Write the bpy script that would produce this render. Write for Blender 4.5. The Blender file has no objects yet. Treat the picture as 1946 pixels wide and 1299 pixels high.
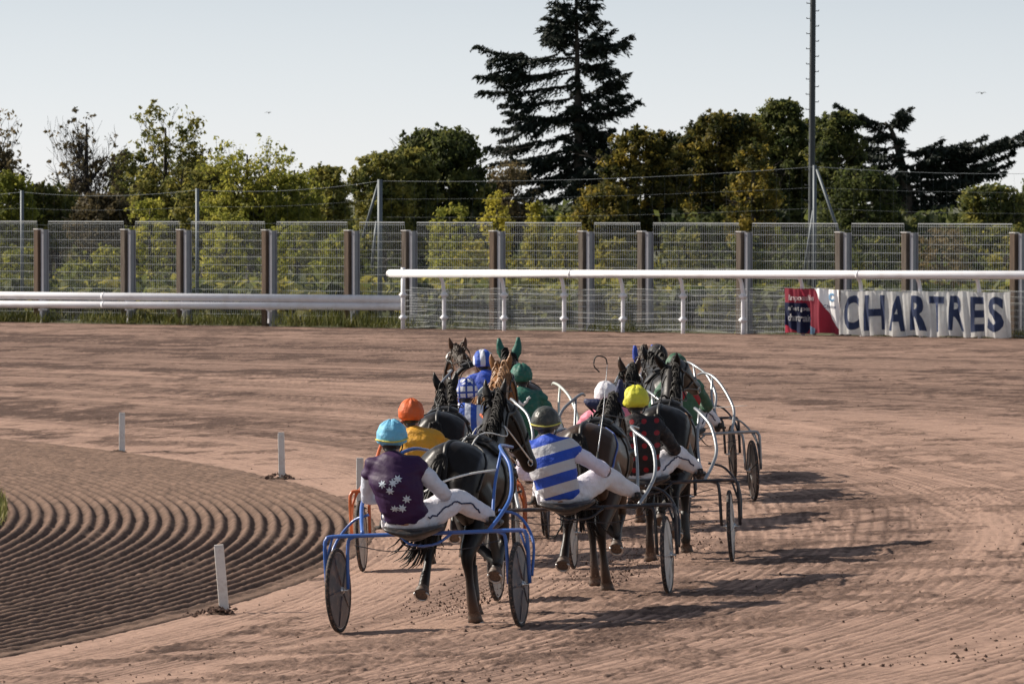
import bpy, bmesh, math, random
import numpy as np
from mathutils import Vector as V, Matrix
from mathutils.bvhtree import BVHTree
random.seed(7); rng = np.random.default_rng(7)
SC = bpy.context.scene; COL = SC.collection
D2R = math.radians

# ------------------------------------------------------------------ camera
FPX, HC, HORIZ = 12000.0, 3.72, 380.0            # focal length in photo pixels, eye height, horizon row
PITCH = math.atan((649.5 - HORIZ) / FPX)
cam_d = bpy.data.cameras.new('camera'); cam = bpy.data.objects.new('camera', cam_d); COL.objects.link(cam)
cam_d.sensor_width = 36.0; cam_d.lens = 36.0 * FPX / 1946.0
cam_d.clip_start = 1.0; cam_d.clip_end = 6000.0
cam.location = (0, 0, HC); cam.rotation_euler = (math.pi / 2 - PITCH, 0, 0)
cam_d.dof.use_dof = True; cam_d.dof.focus_distance = 60.0; cam_d.dof.aperture_fstop = 14.0
SC.camera = cam
# ------------------------------------------------------------------ sky, sun, exposure
SUN_EL, SUN_AZ = D2R(34), D2R(-21)               # from the left, a little ahead of the camera
w = bpy.data.worlds.new('World'); SC.world = w; w.use_nodes = True
nt = w.node_tree; bg = nt.nodes['Background']
sky = nt.nodes.new('ShaderNodeTexSky'); sky.sky_type = 'NISHITA'; sky.sun_disc = False
sky.sun_elevation = SUN_EL; sky.sun_rotation = D2R(270) - SUN_AZ
sky.air_density = 1.0; sky.dust_density = 1.0; sky.ozone_density = 1.0
hs = nt.nodes.new('ShaderNodeHueSaturation'); hs.inputs['Saturation'].default_value = 0.42; hs.inputs['Value'].default_value = 0.7
tc = nt.nodes.new('ShaderNodeTexCoord'); sx = nt.nodes.new('ShaderNodeSeparateXYZ'); nt.links.new(tc.outputs['Generated'], sx.inputs[0])
rp = nt.nodes.new('ShaderNodeValToRGB'); nt.links.new(sx.outputs[2], rp.inputs[0])     # bright hazy air low over the horizon
for k, (p_, c_) in enumerate(((0.0, (6.3, 6.4, 6.55)), (.018, (4.35, 4.85, 5.45)), (.034, (2.9, 3.5, 4.35)), (.35, (.45, .65, 1.05)))):
    e_ = rp.color_ramp.elements[k] if k < 2 else rp.color_ramp.elements.new(p_)
    e_.position = p_; e_.color = (*c_, 1)
ad = nt.nodes.new('ShaderNodeMix'); ad.data_type = 'RGBA'; ad.blend_type = 'ADD'; ad.inputs[0].default_value = 1.0
nt.links.new(sky.outputs[0], hs.inputs['Color']); nt.links.new(hs.outputs[0], ad.inputs[6]); nt.links.new(rp.outputs[0], ad.inputs[7])
nt.links.new(ad.outputs[2], bg.inputs[0])
bg.inputs[1].default_value = 0.07
sun_d = bpy.data.lights.new('sun', 'SUN'); sun = bpy.data.objects.new('sun', sun_d); COL.objects.link(sun)
sun_d.energy = 5.0; sun_d.angle = D2R(0.5); sun_d.color = (1.0, 0.91, 0.79)
SDIR = V((-math.cos(SUN_EL) * math.cos(SUN_AZ), -math.cos(SUN_EL) * math.sin(SUN_AZ), math.sin(SUN_EL)))
sun.rotation_euler = (-SDIR).to_track_quat('-Z', 'Y').to_euler(); sun.location = (-30, 20, 30)
SC.view_settings.view_transform = 'Standard'; SC.view_settings.look = 'None'
SC.view_settings.exposure = 0.52; SC.view_settings.gamma = 1.0

# ------------------------------------------------------------------ placing
def at(px, py, d):                                # point of pixel (px,py) at distance d along +Y
    u = (px - 973) / FPX; v = -(py - 649.5) / FPX
    c, s = math.cos(PITCH), math.sin(PITCH)
    dy = c + v * s; dz = -s + v * c
    k = d / dy
    return V((u * k, d, HC + dz * k))
CX, CY, RI = -67.6, 69.7, 66.0                    # centre and radius of the inner edge of the bend
def ground_z(x, y):
    x = np.asarray(x, float); y = np.asarray(y, float)
    t = np.hypot(x - CX, y - CY) - RI
    a = np.clip(t, 0, 5.0); a = np.where(t < 5, t, 5); a = np.maximum(a, 0)
    b = np.clip(t - 5, 0, 6); c = np.clip(t - 11, 0, 34)
    z = 0.050 * a + (0.050 * b - 0.036 * b * b / 12) + 0.0 * c
    return np.minimum(z, 0.26 + 0.14 + 0.06) + 0.011 * np.clip(t - 8, 0, 23)
def gz(x, y): return float(ground_z(x, y))
# the fence line: a straight line in plan
FZ = 0.71
def fence_pt(px, off=0.0):
    s = 77.1 + (87.4 - 77.1) * px / 1946.0
    d = FPX / s
    return V(((px - 973) / s, d, 0))
FA, FB = fence_pt(0), fence_pt(1946)
FE = (FB - FA).normalized(); FN = V((FE.y, -FE.x, 0))       # along the fence; normal towards the track
if FN.y > 0: FN = -FN
def fdist(x, y): return (x - FA.x) * (-FN.x) + (y - FA.y) * (-FN.y)   # >0 beyond the fence line
def along(px, off=0.0):                            # distance along the line offset by off beyond, seen at column px
    u = (px - 973) / FPX
    o = FA - FN * off
    # (o + FE*t).x = u*(o+FE*t).y
    return (u * o.y - o.x) / (FE.x - u * FE.y)
def fpt(t, off, z): p = FA - FN * off + FE * t; return V((p.x, p.y, z))
def fz_at(px, py, off):                            # height of pixel (px,py) on the plane 'off' beyond the line
    p = fpt(along(px, off), off, 0); return at(px, py, p.y).z

# ------------------------------------------------------------------ noise
def _h(ix, iy, seed):
    n = (ix.astype(np.int64) * 374761393 + iy.astype(np.int64) * 668265263 + seed * 974634421) & 0x7fffffff
    n = ((n ^ (n >> 13)) * 1274126177) & 0x7fffffff
    return ((n ^ (n >> 16)) & 0xffff) / 65535.0
def vnoise(x, y, seed=0):
    ix, iy = np.floor(x), np.floor(y); fx, fy = x - ix, y - iy
    fx = fx * fx * (3 - 2 * fx); fy = fy * fy * (3 - 2 * fy)
    a = _h(ix, iy, seed); b = _h(ix + 1, iy, seed); c = _h(ix, iy + 1, seed); d = _h(ix + 1, iy + 1, seed)
    return (a + (b - a) * fx) * (1 - fy) + (c + (d - c) * fx) * fy
def fbm(x, y, n=4, seed=0):
    o = 0; a = .5; s = 0
    for k in range(n):
        o = o + a * vnoise(x * 2 ** k + 13.7 * k, y * 2 ** k - 7.1 * k, seed + k); s += a; a *= .55
    return o / s
def sstep(a, b, x):
    t = np.clip((x - a) / (b - a), 0, 1); return t * t * (3 - 2 * t)

# ------------------------------------------------------------------ objects
def tag(o, label=None, cat=None, group=None, kind=None):
    if label: o['label'] = label
    if cat: o['category'] = cat
    if group: o['group'] = group
    if kind: o['kind'] = kind
    return o
def empty(name, loc=(0, 0, 0), label=None, cat=None, group=None):
    o = bpy.data.objects.new(name, None); COL.objects.link(o); o.location = loc; o.empty_display_size = .3
    return tag(o, label, cat, group)
def link(name, me, mats, parent=None, smooth=True):
    if not isinstance(mats, (list, tuple)): mats = [mats]
    if len(me.materials) == 0:
        for m in mats: me.materials.append(m)
    if smooth and len(me.polygons): me.polygons.foreach_set('use_smooth', np.ones(len(me.polygons), bool))
    o = bpy.data.objects.new(name, me); COL.objects.link(o)
    if parent: o.parent = parent
    return o
class MB:                                          # collects pieces of ONE mesh
    def __init__(s): s.v = []; s.f = []; s.mi = []
    def add(s, vs, fs, mi=0):
        k = len(s.v); s.v += [tuple(p) for p in vs]; s.f += [tuple(i + k for i in f) for f in fs]; s.mi += [mi] * len(fs)
    def mesh(s, name='m'):
        me = bpy.data.meshes.new(name); me.from_pydata(s.v, [], s.f); me.update()
        if any(s.mi): me.polygons.foreach_set('material_index', s.mi)
        return me
    def build(s, name, mats, parent=None, smooth=True): return link(name, s.mesh(name), mats, parent, smooth)
    def box(s, c, h, rot=None, mi=0):
        P = [V((x * h[0], y * h[1], z * h[2])) for x in (-1, 1) for y in (-1, 1) for z in (-1, 1)]
        if rot: P = [rot @ p for p in P]
        s.add([p + V(c) for p in P], [(0, 1, 3, 2), (4, 6, 7, 5), (0, 4, 5, 1), (2, 3, 7, 6), (0, 2, 6, 4), (1, 5, 7, 3)], mi)
    def loft(s, pts, rad, side=(1, 0, 0), n=10, sub=1, mi=0, cap=True):
        vs, fs = loft(pts, rad, side, n, sub, cap); s.add(vs, fs, mi)
    def tube(s, pts, r, n=8, sub=1, mi=0):
        p0 = [V(p) for p in pts]; d = (p0[-1] - p0[0])
        side = V((0, 0, 1)) if abs(d.normalized().z) < .8 else V((1, 0, 0))
        rr = r if isinstance(r, (list, tuple)) else [r] * len(pts)
        vs, fs = loft(p0, rr, side, n, sub); s.add(vs, fs, mi)
def cr(P, sub):                                    # Catmull-Rom through rows of P
    P = np.array(P, float)
    if sub <= 1 or len(P) < 2: return P
    Q = np.vstack([2 * P[0] - P[1], P, 2 * P[-1] - P[-2]]); out = []
    for i in range(len(P) - 1):
        a, b, c, d = Q[i:i + 4]
        for k in range(sub):
            t = k / sub
            out.append(.5 * (2 * b + (c - a) * t + (2 * a - 5 * b + 4 * c - d) * t * t + (3 * b - a - 3 * c + d) * t ** 3))
    out.append(P[-1]); return np.array(out)
def loft(pts, rad, side=(1, 0, 0), n=10, sub=1, cap=True):
    R = [(r, r) if not isinstance(r, (tuple, list)) else r for r in rad]
    A = np.array([list(p) + list(r) for p, r in zip(pts, R)], float)
    A = cr(A, sub); m = len(A); S0 = V(side); vs = []; fs = []
    for i in range(m):
        p = V(A[i, :3]); T = V(A[min(i + 1, m - 1), :3]) - V(A[max(i - 1, 0), :3])
        if T.length < 1e-9: T = V((0, 0, 1))
        T.normalize(); S = S0 - T * S0.dot(T)
        if S.length < 1e-4: S = T.orthogonal()
        S.normalize(); B = T.cross(S)
        for k in range(n):
            a = 2 * math.pi * k / n
            vs.append(p + S * (math.cos(a) * max(A[i, 3], 1e-4)) + B * (math.sin(a) * max(A[i, 4], 1e-4)))
    for i in range(m - 1):
        for k in range(n):
            k2 = (k + 1) % n
            fs.append((i * n + k, i * n + k2, (i + 1) * n + k2, (i + 1) * n + k))
    if cap:
        vs.append(V(A[0, :3])); vs.append(V(A[-1, :3])); a, b = len(vs) - 2, len(vs) - 1
        for k in range(n):
            k2 = (k + 1) % n
            fs.append((a, k2, k)); fs.append((b, (m - 1) * n + k, (m - 1) * n + k2))
    return vs, fs
def sphere(c, r, n=12, m=8):
    c = V(c); r = r if isinstance(r, (tuple, list)) else (r, r, r); vs = []; fs = []
    for i in range(m + 1):
        th = math.pi * i / m
        for k in range(n):
            a = 2 * math.pi * k / n
            vs.append(c + V((r[0] * math.sin(th) * math.cos(a), r[1] * math.sin(th) * math.sin(a), r[2] * math.cos(th))))
    for i in range(m):
        for k in range(n):
            k2 = (k + 1) % n; fs.append((i * n + k, (i + 1) * n + k, (i + 1) * n + k2, i * n + k2))
    return vs, fs
def fused(mb, voxel, smooth=6, fac=.5):            # union of the closed pieces as one continuous surface
    ob = bpy.data.objects.new('tmp', mb.mesh('tmp')); COL.objects.link(ob)
    r = ob.modifiers.new('r', 'REMESH'); r.mode = 'VOXEL'; r.voxel_size = voxel; r.adaptivity = 0
    if smooth:
        s = ob.modifiers.new('s', 'SMOOTH'); s.factor = fac; s.iterations = smooth
    dg = bpy.context.evaluated_depsgraph_get()
    me = bpy.data.meshes.new_from_object(ob.evaluated_get(dg))
    bpy.data.objects.remove(ob); me.materials.clear()
    return me
def coords(me):
    a = np.empty(len(me.vertices) * 3); me.vertices.foreach_get('co', a); return a.reshape(-1, 3)
def setco(me, a): me.vertices.foreach_set('co', a.ravel()); me.update()
def quads_mesh(name, C, U, W, attr=None):          # one quad per row: centre, half side vectors
    n = len(C); P = np.empty((n, 4, 3)); P[:, 0] = C - W; P[:, 1] = C + U * .9; P[:, 2] = C + W; P[:, 3] = C - U * .9
    me = bpy.data.meshes.new(name); me.vertices.add(4 * n); me.vertices.foreach_set('co', P.ravel())
    me.loops.add(4 * n); me.loops.foreach_set('vertex_index', np.arange(4 * n))
    me.polygons.add(n); me.polygons.foreach_set('loop_start', np.arange(0, 4 * n, 4))
    me.update(calc_edges=True)
    if attr is not None:
        a = me.attributes.new('tone', 'FLOAT', 'POINT'); a.data.foreach_set('value', np.repeat(attr, 4).astype(np.float32))
    return me

# ------------------------------------------------------------------ materials
def newmat(name):
    m = bpy.data.materials.new(name); m.use_nodes = True
    n = m.node_tree.nodes; return m, m.node_tree, n['Principled BSDF']
def nd(t, typ, **kw):
    x = t.nodes.new(typ)
    for k, v in kw.items(): setattr(x, k, v)
    return x
def math_(t, op, a, b=None, clamp=False):
    x = t.nodes.new('ShaderNodeMath'); x.operation = op; x.use_clamp = clamp
    for i, q in enumerate((a, b)):
        if q is None: continue
        if isinstance(q, (int, float)): x.inputs[i].default_value = q
        else: t.links.new(q, x.inputs[i])
    return x.outputs[0]
def mixc(t, fac, a, b):
    x = t.nodes.new('ShaderNodeMix'); x.data_type = 'RGBA'
    for i, q in ((0, fac), (6, a), (7, b)):
        if isinstance(q, (int, float)): x.inputs[i].default_value = q
        elif isinstance(q, (tuple, list)): x.inputs[i].default_value = (*q[:3], 1)
        else: t.links.new(q, x.inputs[i])
    return x.outputs[2]
def objco(t): return nd(t, 'ShaderNodeTexCoord').outputs['Object']
def noise_(t, co, scale, detail=3, rough=.55):
    x = nd(t, 'ShaderNodeTexNoise'); x.inputs['Scale'].default_value = scale; x.inputs['Detail'].default_value = detail
    x.inputs['Roughness'].default_value = rough
    if co is not None: t.links.new(co, x.inputs['Vector'])
    return x.outputs['Fac']
def bump_(t, p, h, strength=.3, dist=.01):
    b = nd(t, 'ShaderNodeBump'); b.inputs['Strength'].default_value = strength; b.inputs['Distance'].default_value = dist
    t.links.new(h, b.inputs['Height']); t.links.new(b.outputs[0], p.inputs['Normal'])
def mat(name, c, rough=.6, metal=0., var=.25, scale=8., spec=.5, bump=0., bscale=60., dist=.004, dirt=None):
    m, t, p = newmat(name); co = objco(t)
    f = noise_(t, co, scale, 4)
    f = math_(t, 'MULTIPLY_ADD', f, 1.6, True); t.nodes[-1].inputs[2].default_value = -.3
    a = tuple(x * (1 - var) for x in c); b = tuple(min(1, x * (1 + var * .7)) for x in c)
    col = mixc(t, f, a, b)
    if dirt:
        g = noise_(t, co, scale * 2.3, 5); g = math_(t, 'MULTIPLY', math_(t, 'SUBTRACT', g, .48, True), 4, True)
        col = mixc(t, math_(t, 'MULTIPLY', g, dirt[3] if len(dirt) > 3 else .6), col, dirt[:3])
    t.links.new(col, p.inputs['Base Color'])
    p.inputs['Roughness'].default_value = rough; p.inputs['Metallic'].default_value = metal
    p.inputs['Specular IOR Level'].default_value = spec
    if bump: bump_(t, p, noise_(t, co, bscale, 3), bump, dist)
    return m
SOIL = (.30, .185, .135)
M = {}
M['blue_paint'] = mat('blue_paint', (.045, .13, .42), .3, var=.15, scale=3, dirt=(*SOIL, .25))
M['orange_paint'] = mat('orange_paint', (.55, .12, .03), .35, var=.15, scale=3, dirt=(*SOIL, .25))
M['silver'] = mat('silver', (.30, .315, .33), .38, metal=.6, var=.1, scale=5, dirt=(*SOIL, .2))
M['pale_paint'] = mat('pale_paint', (.52, .55, .50), .35, var=.1, scale=4, dirt=(*SOIL, .2))
M['dark_paint'] = mat('dark_paint', (.018, .02, .028), .3, var=.2, scale=4, dirt=(*SOIL, .3))
M['navy_paint'] = mat('navy_paint', (.02, .035, .10), .3, var=.2, scale=4, dirt=(*SOIL, .25))
M['rubber'] = mat('rubber', (.02, .02, .02), .8, var=.3, scale=20, dirt=(*SOIL, .7))
M['seat_black'] = mat('seat_black', (.018, .018, .02), .45, var=.3, scale=12, dirt=(*SOIL, .25))
M['leather'] = mat('leather', (.014, .012, .011), .5, var=.3, scale=30)
M['strap_white'] = mat('strap_white', (.72, .71, .68), .6, var=.1)
M['strap_blue'] = mat('strap_blue', (.06, .10, .32), .5, var=.1)
M['strap_tan'] = mat('strap_tan', (.30, .17, .10), .55, var=.2)
M['steel'] = mat('steel', (.55, .55, .55), .3, metal=.9, var=.1)
M['disc_gray'] = mat('disc_gray', (.075, .068, .078), .45, var=.3, scale=6, dirt=(*SOIL, .75))
M['disc_white'] = mat('disc_white', (.62, .58, .52), .45, var=.12, scale=6, dirt=(*SOIL, .5))
M['disc_dark'] = mat('disc_dark', (.04, .035, .034), .45, var=.25, scale=6, dirt=(*SOIL, .45))
M['skin'] = mat('skin', (.50, .29, .21), .5, var=.12, scale=25)
M['hair_dark'] = mat('hair_dark', (.02, .015, .012), .5, var=.3, scale=60)
M['boot'] = mat('boot', (.02, .018, .018), .45, var=.3, scale=20, dirt=(*SOIL, .5))
M['glove'] = mat('glove', (.05, .05, .055), .6, var=.2)
M['horn'] = mat('horn', (.10, .072, .055), .6, var=.4, scale=25, dirt=(.22, .135, .1, .9))
M['eye'] = mat('eye', (.008, .006, .006), .08, var=.1)
M['white_pipe'] = mat('white_pipe', (.80, .80, .83), .42, var=.05, scale=1.2, dirt=(.45, .38, .33, .3))
M['white_stake'] = mat('white_stake', (.72, .70, .66), .6, var=.08, scale=9, dirt=(.42, .33, .27, .45))
M['galv'] = mat('galv', (.27, .27, .295), .5, metal=.25, var=.12, scale=4)
M['mast_steel'] = mat('mast_steel', (.050, .057, .062), .6, metal=.2, var=.2, scale=1.5)
M['net_steel'] = mat('net_steel', (.11, .13, .145), .55, metal=.2, var=.2, scale=1.5)
M['mesh_wire'] = mat('mesh_wire', (.42, .44, .44), .5, metal=.2, var=.1, scale=2)
M['wood'] = None
M['red_cloth'] = mat('red_cloth', (.42, .05, .085), .75, var=.08, scale=5)
M['navy_cloth'] = mat('navy_cloth', (.022, .035, .11), .75, var=.12, scale=5)
M['sky_cloth'] = mat('sky_cloth', (.25, .45, .66), .75, var=.08, scale=5)
M['white_cloth'] = mat('white_cloth', (.88, .87, .85), .75, var=.06, scale=3, dirt=(.58, .53, .46, .35))
def thin(m, k=.45):
    t = m.node_tree; p = t.nodes['Principled BSDF']; o = t.nodes['Material Output']; tr = nd(t, 'ShaderNodeBsdfTranslucent'); mx = nd(t, 'ShaderNodeMixShader'); mx.inputs[0].default_value = k + .2
    t.links.new(p.inputs['Base Color'].links[0].from_socket, tr.inputs['Color']); t.links.new(p.outputs[0], mx.inputs[1]); t.links.new(tr.outputs[0], mx.inputs[2]); t.links.new(mx.outputs[0], o.inputs['Surface'])
M['banner_navy'] = mat('banner_navy', (.058, .082, .175), .75, var=.3, scale=6)
M['banner_white'] = mat('banner_white', (.85, .85, .85), .7, var=.04)
M['print_white'] = mat('print_white', (.86, .86, .86), .7, var=.04)
for k in ('red_cloth', 'navy_cloth', 'sky_cloth', 'white_cloth', 'banner_navy', 'banner_white'): thin(M[k])
m, t, p = newmat('post_wood'); co = objco(t); mp = nd(t, 'ShaderNodeMapping'); mp.inputs['Scale'].default_value = (14, 14, .8)
t.links.new(co, mp.inputs[0]); f = noise_(t, mp.outputs[0], 2.2, 6, .65)
oi = nd(t, 'ShaderNodeObjectInfo'); c1 = mixc(t, oi.outputs['Random'], (.20, .125, .075), (.22, .19, .155))
t.links.new(mixc(t, math_(t, 'MULTIPLY', math_(t, 'SUBTRACT', f, .3, True), 2.4, True), (.07, .05, .038), c1), p.inputs['Base Color'])
p.inputs['Roughness'].default_value = .85; bump_(t, p, f, .5, .01); M['wood'] = m
def leafmat(name, c1, c2, c3, trans=.25, rough=.65):   # colour picked by the clump's own 'tone'
    m, t, p = newmat(name); at_ = nd(t, 'ShaderNodeAttribute', attribute_name='tone')
    r = nd(t, 'ShaderNodeValToRGB'); e = r.color_ramp.elements
    e[0].color = (*c1, 1); e[1].color = (*c3, 1); k = e.new(.5); k.color = (*c2, 1)
    t.links.new(at_.outputs['Fac'], r.inputs[0]); t.links.new(r.outputs[0], p.inputs['Base Color'])
    p.inputs['Roughness'].default_value = rough; p.inputs['Specular IOR Level'].default_value = .25
    tr = nd(t, 'ShaderNodeBsdfTranslucent'); t.links.new(r.outputs[0], tr.inputs['Color'])
    mx = nd(t, 'ShaderNodeMixShader'); mx.inputs[0].default_value = trans
    t.links.new(p.outputs[0], mx.inputs[1]); t.links.new(tr.outputs[0], mx.inputs[2])
    t.links.new(mx.outputs[0], t.nodes['Material Output'].inputs['Surface']); return m
M['leaf_dark'] = leafmat('leaf_dark', (.032, .047, .016), (.13, .145, .042), (.32, .28, .066), .55)
M['leaf_autumn'] = leafmat('leaf_autumn', (.024, .034, .012), (.10, .095, .022), (.38, .28, .05), .54)
M['leaf_green'] = leafmat('leaf_green', (.085, .105, .02), (.24, .25, .045), (.42, .38, .07), .55)
M['leaf_yellow'] = leafmat('leaf_yellow', (.16, .16, .028), (.36, .32, .05), (.52, .44, .07), .55)
M['leaf_dry'] = leafmat('leaf_dry', (.05, .042, .022), (.12, .095, .048), (.24, .18, .085), .45)
M['needle'] = leafmat('needle', (.008, .013, .009), (.017, .025, .016), (.038, .048, .034), .08)
M['bark'] = mat('bark', (.055, .045, .036), .9, var=.4, scale=6, bump=.5, bscale=20, dist=.02)
M['twig'] = mat('twig', (.028, .023, .02), .9, var=.3, scale=4)
M['grass'] = leafmat('grass', (.05, .065, .014), (.12, .13, .03), (.27, .24, .09), .3)

# ------------------------------------------------------------------ ground
def soilmat(name, cd, cl, bs=.6):
    m, t, p = newmat(name); co = objco(t)
    at_ = nd(t, 'ShaderNodeAttribute', attribute_name='tone')
    f1 = noise_(t, co, 9, 5, .65); f2 = noise_(t, co, 48, 5, .75)
    f = math_(t, 'ADD', at_.outputs['Fac'], math_(t, 'MULTIPLY', math_(t, 'SUBTRACT', f1, .5), .5))
    f = math_(t, 'ADD', f, math_(t, 'MULTIPLY', math_(t, 'SUBTRACT', f2, .5), 1.0), True)
    t.links.new(mixc(t, f, cd, cl), p.inputs['Base Color'])
    p.inputs['Roughness'].default_value = .95; p.inputs['Specular IOR Level'].default_value = .12
    h = math_(t, 'ADD', math_(t, 'MULTIPLY', f1, .7), math_(t, 'MULTIPLY', f2, .4))
    bump_(t, p, h, bs, .05); return m
M['track_soil'] = soilmat('track_soil', (.088, .055, .043), (.42, .275, .210), .8)
M['harrow_soil'] = soilmat('harrow_soil', (.082, .054, .041), (.265, .172, .128), .7)
M['field'] = mat('field', (.07, .075, .03), .95, var=.4, scale=.4, dirt=(.12, .10, .06, .6))

def grid_mesh(name, X, Y, Z, tone, keep=None):
    r, c = X.shape; me = bpy.data.meshes.new(name); n = r * c
    me.vertices.add(n); me.vertices.foreach_set('co', np.stack([X, Y, Z], -1).ravel())
    I = np.arange(n).reshape(r, c)
    Q = np.stack([I[:-1, :-1], I[:-1, 1:], I[1:, 1:], I[1:, :-1]], -1).reshape(-1, 4)
    if keep is not None:
        k = keep[:-1, :-1] | keep[1:, 1:] | keep[1:, :-1] | keep[:-1, 1:]; Q = Q[k.ravel()]
    me.loops.add(Q.size); me.loops.foreach_set('vertex_index', Q.ravel())
    me.polygons.add(len(Q)); me.polygons.foreach_set('loop_start', np.arange(0, Q.size, 4))
    me.update(calc_edges=True)
    a = me.attributes.new('tone', 'FLOAT', 'POINT'); a.data.foreach_set('value', tone.ravel().astype(np.float32))
    return me
def polar(X, Y):
    return np.hypot(X - CX, Y - CY) - RI, np.arctan2(Y - CY, X - CX) * (RI + 3)
def build_ground():
    # sheet that reaches the horizon (fields), everywhere a little under the track and level with it beyond the fence
    xs = np.concatenate([-np.geomspace(3000, 40, 26), np.linspace(-36, 36, 49), np.geomspace(40, 3000, 26)])
    ys = np.concatenate([-np.geomspace(600, 10, 12), np.linspace(0, 240, 121), np.geomspace(250, 4000, 30)])
    X, Y = np.meshgrid(xs, ys); Z = ground_z(X, Y); fd = fdist(X, Y)
    Z = np.where(fd > 3.0, FZ + .15 * (fbm(X * .3, Y * .3, 3, 3) - .5), Z - .35)
    g = grid_mesh('ground', X, Y, Z, X * 0); tag(link('ground', g, M['field']), 'flat green brown field reaching the horizon behind the fence', 'ground', kind='structure')
    # track: grid that gets coarser with distance
    NR, NC = 1700, 640
    d = np.geomspace(39, 172, NR)[:, None]; u = np.linspace(-1.55, 1.55, NC)[None, :]
    u = u * (.50 + .50 * np.abs(u) / 1.55)
    X = u * (.081 * d + .6) * 1.0; Y = d + 0 * u
    t, s = polar(X, Y); Z = ground_z(X, Y); fd = fdist(X, Y)
    wig = .5 * fbm(s * .12, t * .1, 3, 5) - .25
    tw = t + wig
    low = fbm(s * .10, tw * .5, 4, 11); big = fbm(X * 1.5, Y * 1.5, 4, 61)
    band = fbm(s * .025, tw * 1.6, 3, 21)
    lines = fbm(s * .05, tw * 9, 3, 31); fine = fbm(s * .35, tw * 14, 3, 41)
    lump = fbm(X * 3.6, Y * 3.6, 3, 51); gran = fbm(X * 11, Y * 7, 3, 171); grit = vnoise(X * 26, Y * 11, 191) * .6 + vnoise(X * 45, Y * 16, 193) * .4
    turned = sstep(.565, .635, .45 * low + .55 * big + .10 * (gran - .5) + .05 * sstep(80, 100, d))     # hoof-cut earth against wheel-ironed earth
    packed = 1 - turned
    inner = np.exp(-((t - .35) / .45) ** 2)
    line1 = np.exp(-((t - 9.0 - 1.2 * (fbm(s * .04, s * 0, 2, 91) - .5)) / 4.5) ** 2)
    bill = np.abs(gran - .5) * 2; lb = 1 - np.abs(lump - .5) * 2
    H = turned * (.058 * (lb - .6) + .045 * (.45 - bill) + .032 * (grit - .5)) + packed * (.008 * (lump - .5) + .010 * (gran - .5) + .013 * (grit - .5))
    H += .008 * (lines - .5) * packed + .008 * (fine - .5) * packed
    score = np.zeros_like(t); light = np.zeros_like(t)
    for k in range(84):                                         # groups of parallel tine and wheel marks
        t0 = rng.uniform(.2, 30) if k % 3 else rng.uniform(.2, 9); ph = rng.uniform(0, 50); a = rng.uniform(.1, .9); n = rng.integers(1, 11); sp = rng.uniform(.07, .16)
        q = t - t0 - a * np.sin(s * rng.uniform(.03, .10) + ph) - .06 * np.sin(s * .6 + ph)
        m = (np.abs(q) < sp * n / 2) * sstep(.25, .45, vnoise(s * .09 + ph, s * 0 + k, 7))
        pr = (.5 + .5 * np.cos(2 * math.pi * (q / sp + .5 * (n % 2 == 0)))) ** 5
        if k % 5 < 3: score = np.maximum(score, pr * m)
        else: light = np.maximum(light, pr * m)
    for k in range(26):                                         # single crossing tracks
        t0 = rng.uniform(.5, 26); s0 = rng.uniform(-30, 70); a = rng.uniform(-.12, .12)
        q = t - t0 - a * (s - s0) - .25 * np.sin(s * .25 + k); pr = np.exp(-(q / .035) ** 2) * (np.abs(s - s0) < 14); score = np.maximum(score, pr if k % 2 else 0 * pr); light = np.maximum(light, pr if k % 2 == 0 else 0 * pr)
    score *= .35 + .65 * packed; light *= .35 + .65 * packed
    H += -.013 * score + .006 * light
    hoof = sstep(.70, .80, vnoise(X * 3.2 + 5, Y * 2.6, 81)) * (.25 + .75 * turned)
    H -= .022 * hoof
    H *= .58 * np.clip(1.15 - d / 260, .5, 1)
    edge = sstep(-.25, .25, t)
    Zt = Z + H * edge + np.where(fd > .9, -.5 * sstep(.9, 1.6, fd), 0)
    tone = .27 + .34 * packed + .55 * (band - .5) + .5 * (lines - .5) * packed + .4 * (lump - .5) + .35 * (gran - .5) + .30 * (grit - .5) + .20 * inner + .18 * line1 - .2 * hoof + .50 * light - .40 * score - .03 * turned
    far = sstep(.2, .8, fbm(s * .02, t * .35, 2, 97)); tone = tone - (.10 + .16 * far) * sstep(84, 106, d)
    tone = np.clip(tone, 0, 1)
    Zt = np.where(t < -.15, Zt - .06, Zt)
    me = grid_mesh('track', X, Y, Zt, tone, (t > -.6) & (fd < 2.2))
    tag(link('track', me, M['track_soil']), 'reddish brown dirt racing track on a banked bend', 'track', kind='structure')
    # harrowed inner ground: real ridges concentric with the bend
    NA, NRr = 520, 560
    a = np.linspace(-.46, .52, NA)[:, None]; r = np.linspace(-9.5, .22, NRr)[None, :]
    X = CX + (RI + r) * np.cos(a); Y = CY + (RI + r) * np.sin(a); s = a * (RI + 3) + 0 * r; rr = r + 0 * a
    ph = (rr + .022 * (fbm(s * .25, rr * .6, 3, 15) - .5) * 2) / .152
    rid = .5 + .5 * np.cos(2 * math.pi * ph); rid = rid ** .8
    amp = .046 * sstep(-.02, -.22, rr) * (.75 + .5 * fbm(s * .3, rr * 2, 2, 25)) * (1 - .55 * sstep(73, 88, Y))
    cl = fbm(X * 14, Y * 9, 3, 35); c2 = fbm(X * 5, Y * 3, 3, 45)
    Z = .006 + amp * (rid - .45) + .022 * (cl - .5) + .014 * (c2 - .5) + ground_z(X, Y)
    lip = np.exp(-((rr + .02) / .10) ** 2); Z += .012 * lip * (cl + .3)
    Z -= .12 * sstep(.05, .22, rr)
    tone = np.clip(.34 + .30 * (rid - .5) + .5 * (c2 - .5) + .9 * (cl - .5) + .12 * sstep(-.25, 0, rr), 0, 1)
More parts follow.
